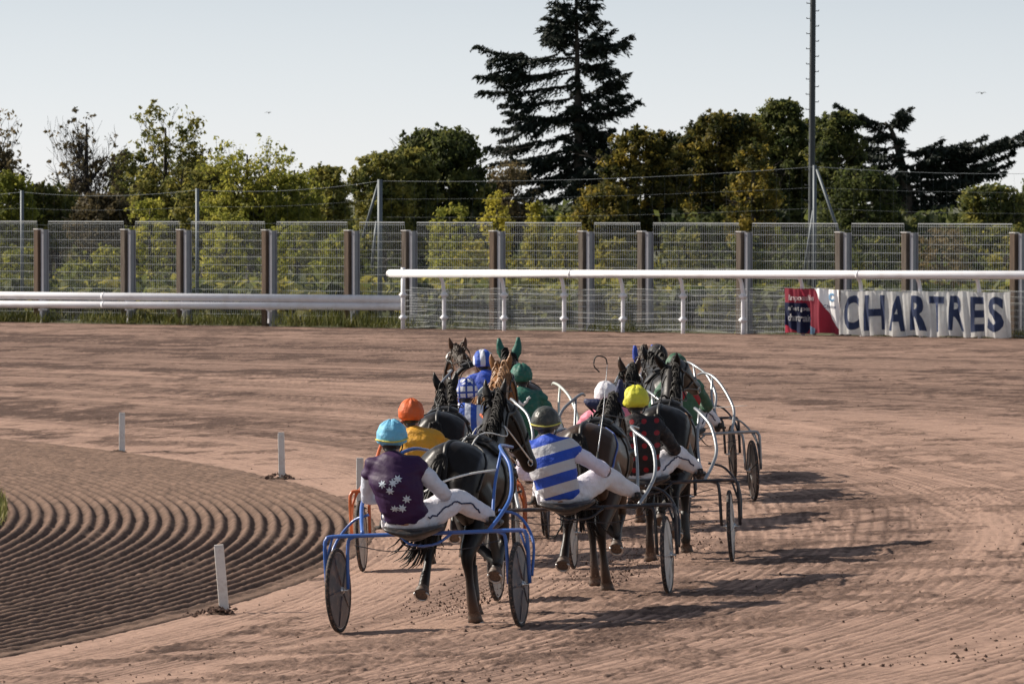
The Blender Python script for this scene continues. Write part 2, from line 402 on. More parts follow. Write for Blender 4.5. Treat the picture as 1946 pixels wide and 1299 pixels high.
    tag(link('harrowed_ground', grid_mesh('harrowed_ground', X, Y, Z, tone), M['harrow_soil']), 'dark harrowed soil with curved ridges inside the bend', 'ground', kind='structure')
build_ground()

def clods():
    mb = MB()
    base = [(1, 0, 0), (-1, 0, 0), (0, 1, 0), (0, -1, 0), (0, 0, 1), (0, 0, -.5)]
    fc = [(0, 2, 4), (2, 1, 4), (1, 3, 4), (3, 0, 4), (2, 0, 5), (1, 2, 5), (3, 1, 5), (0, 3, 5)]
    def put(x, y, z, r):
        a = random.uniform(0, 6.28); c, s = math.cos(a), math.sin(a)
        vs = []
        for q in base:
            k = r * random.uniform(.6, 1.3); vs.append((x + (q[0] * c - q[1] * s) * k, y + (q[0] * s + q[1] * c) * k * 1.2, z + q[2] * k * .75))
        mb.add(vs, fc)
    for k in range(3600):
        d = 45 + 75 * random.random() ** 1.7
        x = random.uniform(-1, 1) * (.085 * d + .5); t = math.hypot(x - CX, d - CY) - RI
        if t < -.1: continue
        if vnoise(np.array([x * .8]), np.array([d * .4]), 5)[0] < .55 and random.random() < .96: continue
        put(x, d, gz(x, d) + .004, random.uniform(.005, .016) * (1 if random.random() < .93 else 1.8))
    for px, d in STAKES[:2]:                               # turned earth at the foot of each stake
        q = at(px, 900, d)
        for k in range(70):
            a = random.gauss(0, .13); b = random.gauss(0, .2)
            put(q.x - .05 + a, d + b, .01 + max(0, .06 - .25 * abs(a)), random.uniform(.012, .04))
    tag(mb.build('dirt_clods', M['track_soil'], smooth=False), 'loose clods of brown earth strewn over the track', 'dirt', kind='stuff')
STAKES = [(427, 56.5), (536, 84.0), (232, 93.0), (684, 76.0)]
clods()

# ------------------------------------------------------------------ stakes
def stake(px, d, h, lab, tilt=0):
    q = at(px, 900, d); root = empty('edge_stake', (q.x, d, gz(q.x, d) - .02), lab, 'stake', 'white stakes along the inner edge')
    root.rotation_euler = (0, tilt, 0)
    w = .043
    mb = MB(); mb.box((0, 0, h / 2), (w, .03, h / 2))
    o = mb.build('post', M['white_stake'], root, False)
    b = o.modifiers.new('b', 'BEVEL'); b.width = .008; b.segments = 2
    mc = MB(); mc.box((0, 0, h + .008), (w * .93, .028, .008)); mc.build('cap', M['white_stake'], root, False)
    mm = MB(); vs, fs = sphere((-.05, -.02, -.01), (.17, .22, .06), 14, 8)
    vs = [v + V((random.uniform(-.02, .02), random.uniform(-.02, .02), random.uniform(-.012, .014))) for v in vs]
    mm.add(vs, fs); mm.build('earth_mound', M['harrow_soil'], root)
stake(427, 56.5, .625, 'nearest and largest white stake at the edge of the ridged soil', -.085)
stake(536, 84.0, .63, 'white stake at the far edge of the ridged soil, near the drivers', -.02)
stake(232, 93.0, .59, 'leftmost and farthest white stake at the far edge of the ridged soil', 0)
stake(684, 76.0, .62, 'white stake seen just behind the shoulder of the purple starred driver', 0)
# ------------------------------------------------------------------ panel fence behind the track
FO = 0.9                                                   # how far beyond the line the panel fence stands
POSTS = [-640, -480, -370, -200, -95, 75, 240, 346, 508, 665, 774, 941, 1110, 1222, 1410, 1598, 1724, 1930, 2080, 2265, 2390, 2590, 2720]
def panel_fence():
    o = fpt(0, FO, FZ); ang = math.atan2(FE.y, FE.x)
    root = empty('mesh_fence', o, 'long galvanised mesh panel fence with wooden posts behind the white rails', 'fence')
    root.rotation_euler = (0, 0, ang)                      # local x along the fence, -y towards the track
    T = [along(p, FO) for p in POSTS]; H = 2.28; TOP = 2.47
    for i, tx in enumerate(T):
        mb = MB(); ww = .072; mb.box((tx, -.06, H / 2 - .1), (ww, .08, H / 2 + .1)); ob = mb.build('wooden_post', M['wood'], root, False)
        b = ob.modifiers.new('b', 'BEVEL'); b.width = .012; b.segments = 1
        mc = MB(); mc.box((tx, -.06, H + .012), (ww + .008, .088, .012)); mc.build('post_cap', M['white_stake'], ob, False)
        mb = MB(); x = tx + .185                            # I section steel post
        mb.box((x, 0, H / 2 - .1), (.012, .085, H / 2 + .1)); mb.box((x, -.095, H / 2 - .1), (.042, .01, H / 2 + .1)); mb.box((x, .095, H / 2 - .1), (.042, .01, H / 2 + .1))
        mb.build('steel_post', M['galv'], root, False)
    for i in range(len(T) - 1):
        a, b = T[i] + .28, T[i + 1] - .10; mb = MB(); r = .0019
        n = max(2, int((b - a) / .060)); sag = random.uniform(-.012, .012)
        for k in range(n + 1):
            x = a + (b - a) * k / n; mb.box((x, .02, TOP / 2 + .02), (r, r, TOP / 2 - .02))
        for k in range(13):
            z = .06 + (TOP - .10) * k / 12
            mb.box(((a + b) / 2, .02 - .006, z + sag), ((b - a) / 2, .004, .004))
        mb.box(((a + b) / 2, .02, TOP + .012), ((b - a) / 2, .007, .012))
        mb.build('mesh_panel', M['mesh_wire'], root, False)
panel_fence()

# ------------------------------------------------------------------ white running rails
def pipe(mb, p, q, r, n=14, joints=()):
    mb.tube([p, q], r, n)
    for k in joints: c = V(p).lerp(V(q), k); e = (V(q) - V(p)).normalized() * .035; mb.tube([c - e, c + e], r * 1.035, n)
def low_rail():
    root = empty('low_rail', fpt(along(380, .55), .55, FZ - .03), 'low white rail of two thick pipes fixed to the fence posts at the left', 'rail')
    o = root.location
    off = .55; ta, tb = along(-640, off), along(763, off)
    for (ya, yb) in ((561, 568.5), (577.5, 582.5)):
        za, zb = fz_at(0, ya, off), fz_at(763, yb, off); t0 = along(0, off); k = (zb - za) / (tb - t0)
        P = fpt(ta, off, za + k * (ta - t0)) - o; Q = fpt(tb, off, zb) - o
        mb = MB(); pipe(mb, P, Q, .092, 16, (.3, .62)); mb.build('rail_pipe', M['white_pipe'], root)
    for px in POSTS[:10]:
        t = along(px, off); mb = MB(); z0 = fz_at(px, 598, off)
        for (y, yy) in ((568, 556), (584, 572)):
            c = fpt(t, off, fz_at(px, y + 4, off)) - o; mb.box(c - FN * .12, (.03, .14, .02), Matrix.Rotation(math.atan2(FE.y, FE.x), 3, 'Z'))
        c = fpt(t, off + .05, z0) - o; mb.box(c + V((0, 0, .1)), (.022, .02, .30), Matrix.Rotation(math.atan2(FE.y, FE.x), 3, 'Z'))
        mb.build('bracket', M['white_pipe'], root, False)
low_rail()
def hp(px): return 519.5 + (522.5 - 519.5) * (px - 740) / (1946 - 740)
SUP = [766, 844, 958, 1072, 1184, 1298, 1412, 1526, 1638, 1750, 1862, 1976, 2090, 2206, 2324, 2444, 2566, 2690]
def tall_rail():
    root = empty('tall_rail', fpt(along(1400, 0), 0, FZ - .03), 'tall white running rail on curved supports with wire mesh infill at the right', 'rail'); o = root.location
    ta, tb = along(741, 0), along(2740, 0)
    zr = lambda px: fz_at(px, hp(px), 0)
    P = fpt(ta, 0, zr(741)) - o; Q = fpt(tb, 0, zr(2740)) - o
    mb = MB(); pipe(mb, P, Q, .092, 16, (.19, .476, .7)); vs, fs = sphere(P, .092, 16, 8); mb.add(vs, fs)
    mb.build('rail_pipe', M['white_pipe'], root)
    R3 = Matrix.Rotation(math.atan2(FE.y, FE.x), 3, 'Z')
    for i, px in enumerate(SUP):
        OV = 0 if i == 0 else .2; t = along(px, OV); z1 = fz_at(px, hp(px), 0); mb = MB(); B = lambda y, z: fpt(t, OV + y, z) - o
        z0 = FZ - .12
        if i == 0: mb.tube([B(0, z0), B(0, z1 + .14)], .05, 10)
        else: mb.tube([B(0, z0), B(0, z1 - .52), B(-.03, z1 - .34), B(-.07, z1 - .17), B(-.18, z1 - .05)], [.046, .046, .044, .042, .042], 10, 4)
        ob = mb.build('support', M['white_pipe'], root)
        for z in (z1 - .50, z1 - 1.03):
            mc = MB(); cy = 0
            mc.tube([B(cy, z - .05), B(cy, z + .05)], .072, 10); mc.box(B(cy, z), (.11, .02, .018), R3); mc.build('clamp', M['white_pipe'], ob)
    for i in range(len(SUP) - 1):
        a, b = along(SUP[i], .2) + .05, along(SUP[i + 1], .2) - .03; mb = MB(); r = .0015
        z0, z1 = FZ + .02, zr(SUP[i]) - .37
        n = int((b - a) / .05); lean = random.uniform(-.02, .02)
        for off in (.24, .40):
            for k in range(n + 1):
                t = a + (b - a) * k / n; mb.box(fpt(t, off, (z0 + z1) / 2) - o, (r, r, (z1 - z0) / 2), R3)
            for k in range(8):
                z = z0 + .02 + (z1 - z0 - .03) * k / 7 + (.03 if off > .3 else 0); dz = random.uniform(-.008, .008)
                e = .018 * (1 if i % 2 else -1) * (1 if off > .3 else -1)
                mb.tube([fpt(a, off - .006, z + dz - e) - o, fpt(b, off - .006, z + dz + e) - o], .0045, 4)
        mb.build('mesh_infill', M['mesh_wire'], root, False)
tall_rail()

# ------------------------------------------------------------------ banners tied to the rail
BO = .06
def wave(t, v):                                           # folds of the hung cloth (t along, v 0 bottom..1 top)
    a = .030 * math.sin(t * 9.5 + 1.2 * v) + .022 * math.sin(t * 21 + 2.4 * v + 1) + .018 * math.sin(t * 5.2 - 3 * v)
    return 1.45 * a * (.45 + .9 * (1 - v)) + .010 * math.sin(t * 47 + 5 * v) + .03 * (1 - v)
def slice_mesh(bm, du, dv, u0, u1, v0, v1):
    u = u0
    while u < u1: bmesh.ops.bisect_plane(bm, geom=bm.verts[:] + bm.edges[:] + bm.faces[:], plane_co=(u, 0, 0), plane_no=(1, 0, 0)); u += du
    v = v0
    while v < v1: bmesh.ops.bisect_plane(bm, geom=bm.verts[:] + bm.edges[:] + bm.faces[:], plane_co=(0, v, 0), plane_no=(0, 1, 0)); v += dv
def text_bm(s, x0, x1, y0, y1, bold=.02, slant=0.):
    cu = bpy.data.curves.new('t', 'FONT'); cu.body = s; cu.offset = bold; cu.resolution_u = 4
    ob = bpy.data.objects.new('t', cu); COL.objects.link(ob); dg = bpy.context.evaluated_depsgraph_get()
    me = bpy.data.meshes.new_from_object(ob.evaluated_get(dg)); bpy.data.objects.remove(ob)
    a = coords(me); mn, mx = a.min(0), a.max(0)
    a[:, 0] = x0 + (a[:, 0] - mn[0]) / (mx[0] - mn[0]) * (x1 - x0); a[:, 1] = y0 + (a[:, 1] - mn[1]) / (mx[1] - mn[1]) * (y1 - y0)
    a[:, 0] += slant * (a[:, 1] - y0); a[:, 2] = 0; setco(me, a)
    bm = bmesh.new(); bm.from_mesh(me); return bm
class Banner:
    def __init__(s, name, px0, px1, yt0, yb0, yt1, yb1, label, wv):
        s.t0, s.t1 = along(px0, BO), along(px1, BO); s.wv = wv; s.W = s.t1 - s.t0
        s.zt = (fz_at(px0, yt0, BO), fz_at(px1, yt1, BO)); s.zb = (fz_at(px0, yb0, BO), fz_at(px1, yb1, BO))
        s.px = (px0, px1); s.yt = (yt0, yt1); s.yb = (yb0, yb1)
        s.root = empty(name, fpt(s.t0, BO, min(s.zb)), label, 'banner')
    def uv(s, px, py):                                    # photo pixel -> cloth coordinates u in metres, v in 0..1
        u = along(px, BO) - s.t0; k = u / s.W
        yt = s.yt[0] + (s.yt[1] - s.yt[0]) * k; yb = s.yb[0] + (s.yb[1] - s.yb[0]) * k
        return u, (yb - py) / (yb - yt)
    def put(s, u, v, lift):
        k = u / s.W; zt = s.zt[0] + (s.zt[1] - s.zt[0]) * k; zb = s.zb[0] + (s.zb[1] - s.zb[0]) * k
        z = zb + (zt - zb) * v
        sc = .020 * abs(math.sin(u * 2.75 + .4)) * v ** 3      # scallops between the ties
        e = .018 * math.sin(u * 7) * (1 - v) ** 2
        p = fpt(s.t0 + u, BO - s.wv(u, v) - lift, z - sc + e); return p - s.root.location
    def lay(s, bm, name, m, lift, du=.035, dv=.09):
        slice_mesh(bm, du, dv, -.1, s.W + .1, -.05, 1.05)
        for x in bm.verts: x.co = s.put(x.co.x, x.co.y, lift)
        me = bpy.data.meshes.new(name); bm.to_mesh(me); bm.free(); return link(name, me, m, s.root)
    def poly(s, pts, name, m, lift):
        bm = bmesh.new(); bm.faces.new([bm.verts.new((*s.uv(*p), 0)) for p in pts]); return s.lay(bm, name, m, lift)
    def text(s, txt, a, b, name, m, lift, bold, slant=0.):
        (x0, y0), (x1, y1) = s.uv(*a), s.uv(*b); return s.lay(text_bm(txt, x0, x1, y0, y1, bold, slant), name, m, lift)
    def cloth(s, m):
        bm = bmesh.new(); bm.faces.new([bm.verts.new(p) for p in ((0, 0, 0), (s.W, 0, 0), (s.W, 1, 0), (0, 1, 0))])
        o = s.lay(bm, 'cloth', m, 0, .03, .06); return o
b = Banner('town_banner', 1598, 1921, 551, 636, 554, 641, 'long white banner reading CHARTRES in navy capitals, tied to the right rail', wave)
b.cloth(M['white_cloth'])
for ch, x0, x1, yo in (('C', 1605, 1632, 0), ('H', 1645, 1682, 0), ('A', 1690, 1721, 1), ('R', 1730, 1762, 1), ('T', 1768, 1797, 2), ('R', 1805, 1834, 1), ('E', 1846, 1869, 3), ('S', 1880, 1908, 3)):
    b.text(ch, (x0, 627 + yo), (x1, 560 + yo), 'lettering', M['banner_navy'], .010, .035, random.uniform(-.05, .08))
wave2 = lambda t, v: 1.25 * wave(t + 3.1, v) + .02
b = Banner('slogan_banner', 1491, 1597, 546, 632, 549, 634, 'crumpled red, navy and white slogan banner at the left of the long white banner', wave2)
b.cloth(M['red_cloth'])
b.poly([(1549, 547), (1597, 549), (1597, 627), (1590, 618)], 'white_print', M['print_white'], .010)
b.poly([(1491, 574), (1530, 575), (1538, 590), (1545, 604), (1541, 618), (1533, 632), (1520, 632), (1491, 617)], 'navy_print', M['navy_cloth'], .010)
b.poly([(1544, 617), (1555, 624), (1554, 634), (1538, 633)], 'sky_print', M['sky_cloth'], .012)
b.text('Impossible', (1504, 573), (1548, 560), 'lettering', M['banner_white'], .020, .028)
b.text("n'est pas", (1503, 592), (1538, 581), 'lettering', M['banner_white'], .020, .028)
b.text('chartrain', (1502, 610), (1540, 597), 'lettering', M['banner_white'], .020, .028)
b.text('C', (1576, 572), (1588, 556), 'logo', M['sky_cloth'], .020, .05)
b.text('Chartres', (1569, 585), (1591, 579), 'lettering', M['banner_navy'], .020, .008)

# ------------------------------------------------------------------ mast and tall net fence
def mast():
    q = at(1541, 560, 152); z0 = FZ - .1; root = empty('mast', (q.x, 152, z0), 'tall tapering grey steel mast with climbing rungs on both sides', 'mast')
    mb = MB(); mb.tube([(0, 0, 0), (.03, 0, 6), (.09, 0, 14), (.12, 0, 17)], [.082, .074, .052, .042], 12, 2)
    o = mb.build('shaft', M['mast_steel'], root)
    for k in range(36):
        z = 3.1 + k * .182 * 2 / 2 * 1.0; s = 1 if k % 2 else -1; x0 = .03 * z / 6; r = .082 - z * .0027
        m2 = MB(); m2.tube([(x0 + s * (r - .02), 0, z), (x0 + s * (r + .085), 0, z)], .010, 6); m2.tube([(x0 + s * (r + .08), 0, z), (x0 + s * (r + .085), 0, z + .03)], .010, 6)
        m2.build('rung', M['mast_steel'], root)
    m2 = MB(); m2.box((.12, 0, 17.05), (.5, .06, .05)); m2.build('crossarm', M['mast_steel'], root)
    for s in (-.35, .1, .4): m2 = MB(); m2.box((.12 + s, -.1, 17.25), (.14, .1, .16)); m2.build('floodlight', M['mast_steel'], root)
    m2 = MB(); m2.box((0, 0, .06), (.28, .28, .06)); m2.build('base_plate', M['mast_steel'], root)
mast()
def net_fence():
    off = 2.6
    root = empty('net_fence', fpt(along(722, off), off, FZ), 'tall thin post and wire net fence rising behind the mesh panel fence', 'fence'); o = root.location
    tops = [(-310, 366), (42, 362), (375, 358), (722, 341), (1548, 314), (2190, 320)]
    P = []
    for px, y in tops:
        t = along(px, off); a = fpt(t, off, FZ - .1) - o; z = fz_at(px, y, off); bq = fpt(t, off, z) - o; P.append((t, z))
        mb = MB(); mb.tube([a, bq], .045 if px != 722 else .06, 8); mb.build('post', M['net_steel'], root)
    def brace(p, q): mb = MB(); mb.tube([fpt(along(p[0], off), off, fz_at(*p, off)) - o, fpt(along(q[0], off), off, fz_at(*q, off)) - o], .035, 6); mb.build('brace', M['net_steel'], root)
    brace((719, 350), (689, 452)); brace((1552, 322), (1604, 470)); brace((716, 420), (706, 510)); brace((1546, 400), (1528, 520))
    ends = [(-600, 372)] + tops + [(2700, 325)]
    for i in range(len(ends) - 1):
        (pa, ya), (pb, yb) = ends[i], ends[i + 1]; ta, tb = along(pa, off), along(pb, off)
        za, zb = fz_at(pa, ya + 3, off), fz_at(pb, yb + 3, off); mb = MB()
        for k in range(8):
            f = 1 - k * .125; pts = []
            for j in range(9):
                s = j / 8; pts.append(fpt(ta + (tb - ta) * s, off, FZ + (za + (zb - za) * s - FZ) * f - .12 * 4 * s * (1 - s) * (1 if k == 0 else .6)) - o)
            mb.tube(pts, .0045 if k == 0 else .0018, 4)
        n = int((tb - ta) / .35)
        for k in range(1, n):
            s = k / n; mb.tube([fpt(ta + (tb - ta) * s, off, FZ + .1) - o, fpt(ta + (tb - ta) * s, off, za + (zb - za) * s - .12 * 4 * s * (1 - s)) - o], .0014, 3)
        mb.build('wire_net', M['net_steel'], root, False)
net_fence()

# ------------------------------------------------------------------ grass
def grass():
    C, U, W, T = [], [], [], []
    n = 20000
    for k in range(n):
        t = random.uniform(along(-300, 0), along(2300, 0)); px_left = t < along(780, 0)
        off = random.uniform(.25, 3.0) if px_left else random.uniform(.15, 2.6)
        if random.random() < .5: off = .2 + .9 * random.random()
        dn = vnoise(np.array([t * 1.1]), np.array([off * .7]), 9)[0]
        if dn < (.38 if px_left else .55): continue
        h = random.uniform(.04, .20) * (.4 + 1.1 * dn) * (1.0 if px_left else .6)
        p = fpt(t, off, 0); p.z = (gz(p.x, p.y) if off < .9 else FZ - .03)
        C.append((p.x, p.y, p.z + h)); a = random.uniform(0, 6.28)
        U.append((.012 * math.cos(a), .012 * math.sin(a), 0)); W.append((random.gauss(0, .05), random.gauss(0, .05), h)); T.append(min(1, max(0, random.gauss(.45, .25))))
    me = quads_mesh('grass', np.array(C), np.array(U), np.array(W), np.array(T))
    tag(link('grass', me, M['grass'], smooth=False), 'rough green grass along the foot of the fence', 'grass', kind='stuff')
    C, U, W, T = [], [], [], []
    for k in range(5000):
        a = random.uniform(-.2, .22); r = RI - 4.18 - 2.6 * random.random() ** 1.6; x, y = CX + r * math.cos(a), CY + r * math.sin(a); h = random.uniform(.03, .13)
        C.append((x, y, h)); b_ = random.uniform(0, 6.28); U.append((.012 * math.cos(b_), .012 * math.sin(b_), 0)); W.append((random.gauss(0, .03), random.gauss(0, .03), h)); T.append(min(1, max(0, random.gauss(.6, .25))))
    me = quads_mesh('grass', np.array(C), np.array(U), np.array(W), np.array(T))
    tag(link('grass', me, M['grass'], smooth=False), 'bright green grass inside the harrowed ridges at the left edge', 'grass', kind='stuff')
grass()

# ------------------------------------------------------------------ trees
def leaves(cl, per, size, jit=.55, up=.25, elong=1.0):
    """cl: rows x,y,z,r,tone ; leaves on the shell and inside of each clump"""
    cl = np.array(cl, float); n = len(cl) * per; i = np.repeat(np.arange(len(cl)), per)
    d = rng.normal(size=(n, 3)); d /= np.linalg.norm(d, axis=1)[:, None]
    rad = cl[i, 3] * (rng.random(n) ** .45) * (1 + .25 * rng.normal(size=n))
    C = cl[i, :3] + d * rad[:, None] * np.array([1.05, 1.05, .8])
    nr = d + jit * rng.normal(size=(n, 3)) + np.array([0, 0, up]); nr /= np.linalg.norm(nr, axis=1)[:, None]
    a = rng.normal(size=(n, 3)); U = np.cross(nr, a); U /= np.linalg.norm(U, axis=1)[:, None]; W = np.cross(nr, U)
    s = size * (.55 + .9 * rng.random(n))[:, None]
    tone = np.clip(cl[i, 4] + .13 * rng.normal(size=n), 0, 1)
    return C, U * s * .55, W * s * elong, tone
def branch(mb, p, d, L, r, depth, ends, spread=.55, upb=.25, kids=(2, 4), minr=.006):
    p = V(p); d = V(d).normalized(); pts = [p]; rr = [r]; n = 4
    for k in range(n):
        d = (d + V((random.gauss(0, .12), random.gauss(0, .12), random.gauss(0, .08) + upb * .12))).normalized(); p = p + d * (L / n); pts.append(p); rr.append(max(minr, r * (1 - .62 * (k + 1) / n)))
    mb.tube(pts, rr, 6 if r > .03 else 4 if r > .012 else 3)
    if depth <= 0: ends.append((p, d)); return
    for k in range(random.randint(*kids)):
        j = random.randint(2, n); q = pts[j]; a = random.uniform(0, 6.28); side = d.orthogonal().normalized(); side = Matrix.Rotation(a, 3, d) @ side
        branch(mb, q, d + side * random.uniform(.5, 1.2) * spread + V((0, 0, upb)), L * random.uniform(.55, .8), rr[j] * random.uniform(.6, .85), depth - 1, ends, spread, upb, kids, minr)
    ends.append((p, d))
def base_z(y): return FZ - .05
def tree(name, px, ytop, d, wpx, leaf, label, cat='tree', group='trees beyond the fence', ybot=470, n=60, per=230, size=.10, tone=(.35, .22), bare=0., topsparse=0., lean=0., sq=.8, seed=0, clr=(.28, .5)):
    random.seed(1000 + seed + int(px)); s = FPX / d; q = at(px, 500, d); z0 = base_z(d)
    H = at(px, ytop, d).z - z0; Wd = wpx / s / 2; zb = max(.1, at(px, ybot, d).z - z0)
    root = empty(name, (q.x, d, z0), label, cat, group)
    ends = []; mb = MB(); r0 = max(.03, .022 * H)
    mb.tube([(0, 0, -.1), (.02 * H, 0, H * .25), (lean * .5, 0, H * .55), (lean, 0, H * .9)], [r0 * 1.3, r0, r0 * .7, r0 * .2], 8, 3)
    nb = 9 if bare else 7
    for k in range(nb):
        f = random.uniform(.15, .75); a = 6.28 * k / nb + random.uniform(-.4, .4)
        up = .9 if bare else .45
        branch(mb, (lean * f, 0, H * f * .9), (math.cos(a), math.sin(a), up * random.uniform(.6, 1.4)), min(Wd * .8, H * .33) * random.uniform(.7, 1.1), r0 * .42, 2, ends, .6, .35 if bare else .1, (2, 3), .006)
    if bare:
        def fan(p, d, L, r, dep):
            p = V(p); pts = [p]; d = d.normalized()
            for j in range(3): d = (d + V((random.gauss(0, .10), random.gauss(0, .10), .07))).normalized(); pts.append(pts[-1] + d * L / 3)
            mb.tube(pts, [r, r * .85, r * .7, r * .55], 4 if dep > 1 else 3)
            if dep == 0: ends.append((pts[-1], d)); return
            for j in range(random.choice((2, 2, 3))):
                q = pts[random.choice((1, 2, 2, 3, 3))]; sd = Matrix.Rotation(random.uniform(0, 6.28), 3, d) @ d.orthogonal().normalized(); fan(q, d + sd * random.uniform(.25, .75) + V((0, 0, .15)), L * random.uniform(.6, .85), max(.009, r * .55), dep - 1)
        for k in range(int(17 * bare) + 5):
            a = random.uniform(0, 6.28); rr = Wd * math.sqrt(random.random()); z = H * random.uniform(.25, .5); top = H * (1 - .30 * (rr / Wd) ** 2)
            fan((rr * .35 * math.cos(a), rr * .35 * math.sin(a), z), V((rr * .75 * math.cos(a), rr * .75 * math.sin(a), top - z)), (top - z) * .335, .03, 4)
        for k in range(int(3 * bare)):               # thin upright shoots that end the crown
            a = random.uniform(0, 6.28); rr = Wd * .75 * math.sqrt(random.random())
            x, y = rr * math.cos(a), rr * math.sin(a); z = H * random.uniform(.35, .6)
            branch(mb, (x * .5, y * .5, z), (x * .5 / Wd, y * .5 / Wd, 1), (H * (1 - .34 * (rr / Wd) ** 2) - z) * .46, .020, 3, ends, .5, .42, (3, 4), .0045)
    mb.build('trunk', M['bark'] if not bare else M['twig'], root)
    cl = []; dens = {}; n = int(n * 3.4); clr = (clr[0] * .55, clr[1] * .70)
    for k in range(n):
        u = random.random(); z = zb + (H - zb) * u
        a = random.uniform(0, 6.28); env = Wd * (math.sqrt(max(0, 1 - ((u - .42) / .60) ** 2)) ** .8 if u > .42 else .72 + .28 * u / .42) * (.92 + .16 * math.sin(3 * a + seed + px) + .12 * math.sin(7 * u + 2 * a + px)); rr = env * math.sqrt(random.uniform(.15, 1)) * .9
        rad = random.uniform(*clr) * (1 - .35 * u) * (1 if not topsparse else 1 - topsparse * u)
        tn = random.gauss(*tone)
        cl.append((lean * u + rr * math.cos(a), rr * math.sin(a), min(z, H - rad * .8), rad, tn))
    if bare:
        cl = [c for c in cl if c[2] < H * (1 - .75 * bare ** .7) or random.random() < .02]
        for e, _ in random.sample(ends, min(len(ends), int(900 * (1.12 - bare)))): dens[len(cl)] = random.uniform(.05, .22) * (.45 if bare > .8 else 1); cl.append((e.x, e.y, e.z, random.uniform(.14, .30), random.gauss(*tone) + .15))
    # small sprigs that break the outline
    for k in range(int(n * 1.3)):
        c = random.choice(cl); a = V((random.gauss(0, 1), random.gauss(0, 1), abs(random.gauss(.4, .9)))).normalized() * c[3] * random.uniform(.9, 1.9)
        cl.append((c[0] + a.x, c[1] + a.y, c[2] + a.z * .8, c[3] * .28, c[4] + .06))
    per = int(per * .66); C, U, W, T = leaves(cl, per, size * .66)
    # small sprigs hold as many leaves as a big clump, thin them
    R = np.repeat(np.array([c[3] for c in cl]), per); DN = np.repeat(np.array([dens.get(k, 1.) for k in range(len(cl))]), per); keep = rng.random(len(R)) < np.clip((R / .38) ** 1.6, .05, 1) * DN
    link('crown', quads_mesh('crown', C[keep], U[keep], W[keep], T[keep]), M[leaf], root, smooth=False)
    return root
G2 = 'shrubs just behind the mesh fence'
# big deciduous crowns, back row
tree('broadleaf_tree', 835, 246, 215, 235, 'leaf_dark', 'dark rounded broadleaf tree left of the tall conifer', n=120, tone=(.22, .18), clr=(.4, .7), size=.12)
tree('broadleaf_tree', 725, 292, 205, 140, 'leaf_dark', 'smaller olive broadleaf tree with a yellowing left side at the gap in the skyline', n=70, tone=(.62, .2), clr=(.3, .55), size=.11)
tree('broadleaf_tree', 965, 300, 225, 110, 'leaf_dry', 'brownish half bare tree against the left foot of the tall conifer', n=46, tone=(.45, .2), bare=.4)
tree('broadleaf_tree', 1228, 246, 228, 190, 'leaf_autumn', 'broadleaf tree with orange autumn patches right of the tall conifer', n=95, tone=(.48, .26), clr=(.35, .6), size=.12)
tree('broadleaf_tree', 1150, 352, 205, 130, 'leaf_autumn', 'low olive and orange tree below the right side of the tall conifer', n=52, tone=(.52, .24), clr=(.3, .5))
tree('broadleaf_tree', 1365, 216, 232, 205, 'leaf_autumn', 'wide autumn broadleaf tree between the orange patched tree and the mast', n=125, tone=(.34, .22), clr=(.4, .65), size=.12)
tree('broadleaf_tree', 1432, 275, 212, 110, 'leaf_autumn', 'small golden topped tree in front of the wide autumn tree', n=52, tone=(.58, .24), clr=(.3, .5))
tree('broadleaf_tree', 1488, 190, 236, 150, 'leaf_dark', 'tallest dark broadleaf tree with a narrow pointed top just left of the mast', n=105, tone=(.28, .2), clr=(.35, .6), size=.12, sq=.6)
tree('broadleaf_tree', 1585, 212, 230, 130, 'leaf_dark', 'dark broadleaf tree just right of the mast', n=90, tone=(.25, .2), clr=(.35, .6), size=.12)
tree('broadleaf_tree', 1640, 318, 205, 170, 'leaf_dark', 'low dark tree under the left branches of the spreading cedar', n=60, tone=(.2, .15), clr=(.35, .55))
tree('broadleaf_tree', 1880, 352, 198, 150, 'leaf_dark', 'low olive bush under the right branches of the spreading cedar', n=60, tone=(.45, .2), clr=(.3, .5))
tree('broadleaf_tree', 1975, 335, 205, 110, 'leaf_dark', 'half hidden olive bush at the right edge of the photo', n=40, tone=(.5, .2), clr=(.3, .5))
tree('broadleaf_tree', 1300, 258, 238, 150, 'leaf_autumn', 'olive tree between the orange patched tree and the wide autumn tree', n=80, tone=(.42, .24), clr=(.35, .6), size=.12)
tree('broadleaf_tree', 1428, 222, 240, 130, 'leaf_dark', 'dark olive tree behind the golden topped tree', n=80, tone=(.42, .22), clr=(.35, .6), size=.12)
tree('broadleaf_tree', 1545, 226, 238, 130, 'leaf_dark', 'dark tree standing right behind the mast', n=80, tone=(.35, .2), clr=(.35, .6), size=.12)
tree('broadleaf_tree', 775, 285, 212, 130, 'leaf_dark', 'olive tree between the yellowing one and the dark rounded one', n=70, tone=(.5, .22), clr=(.3, .55), size=.11)
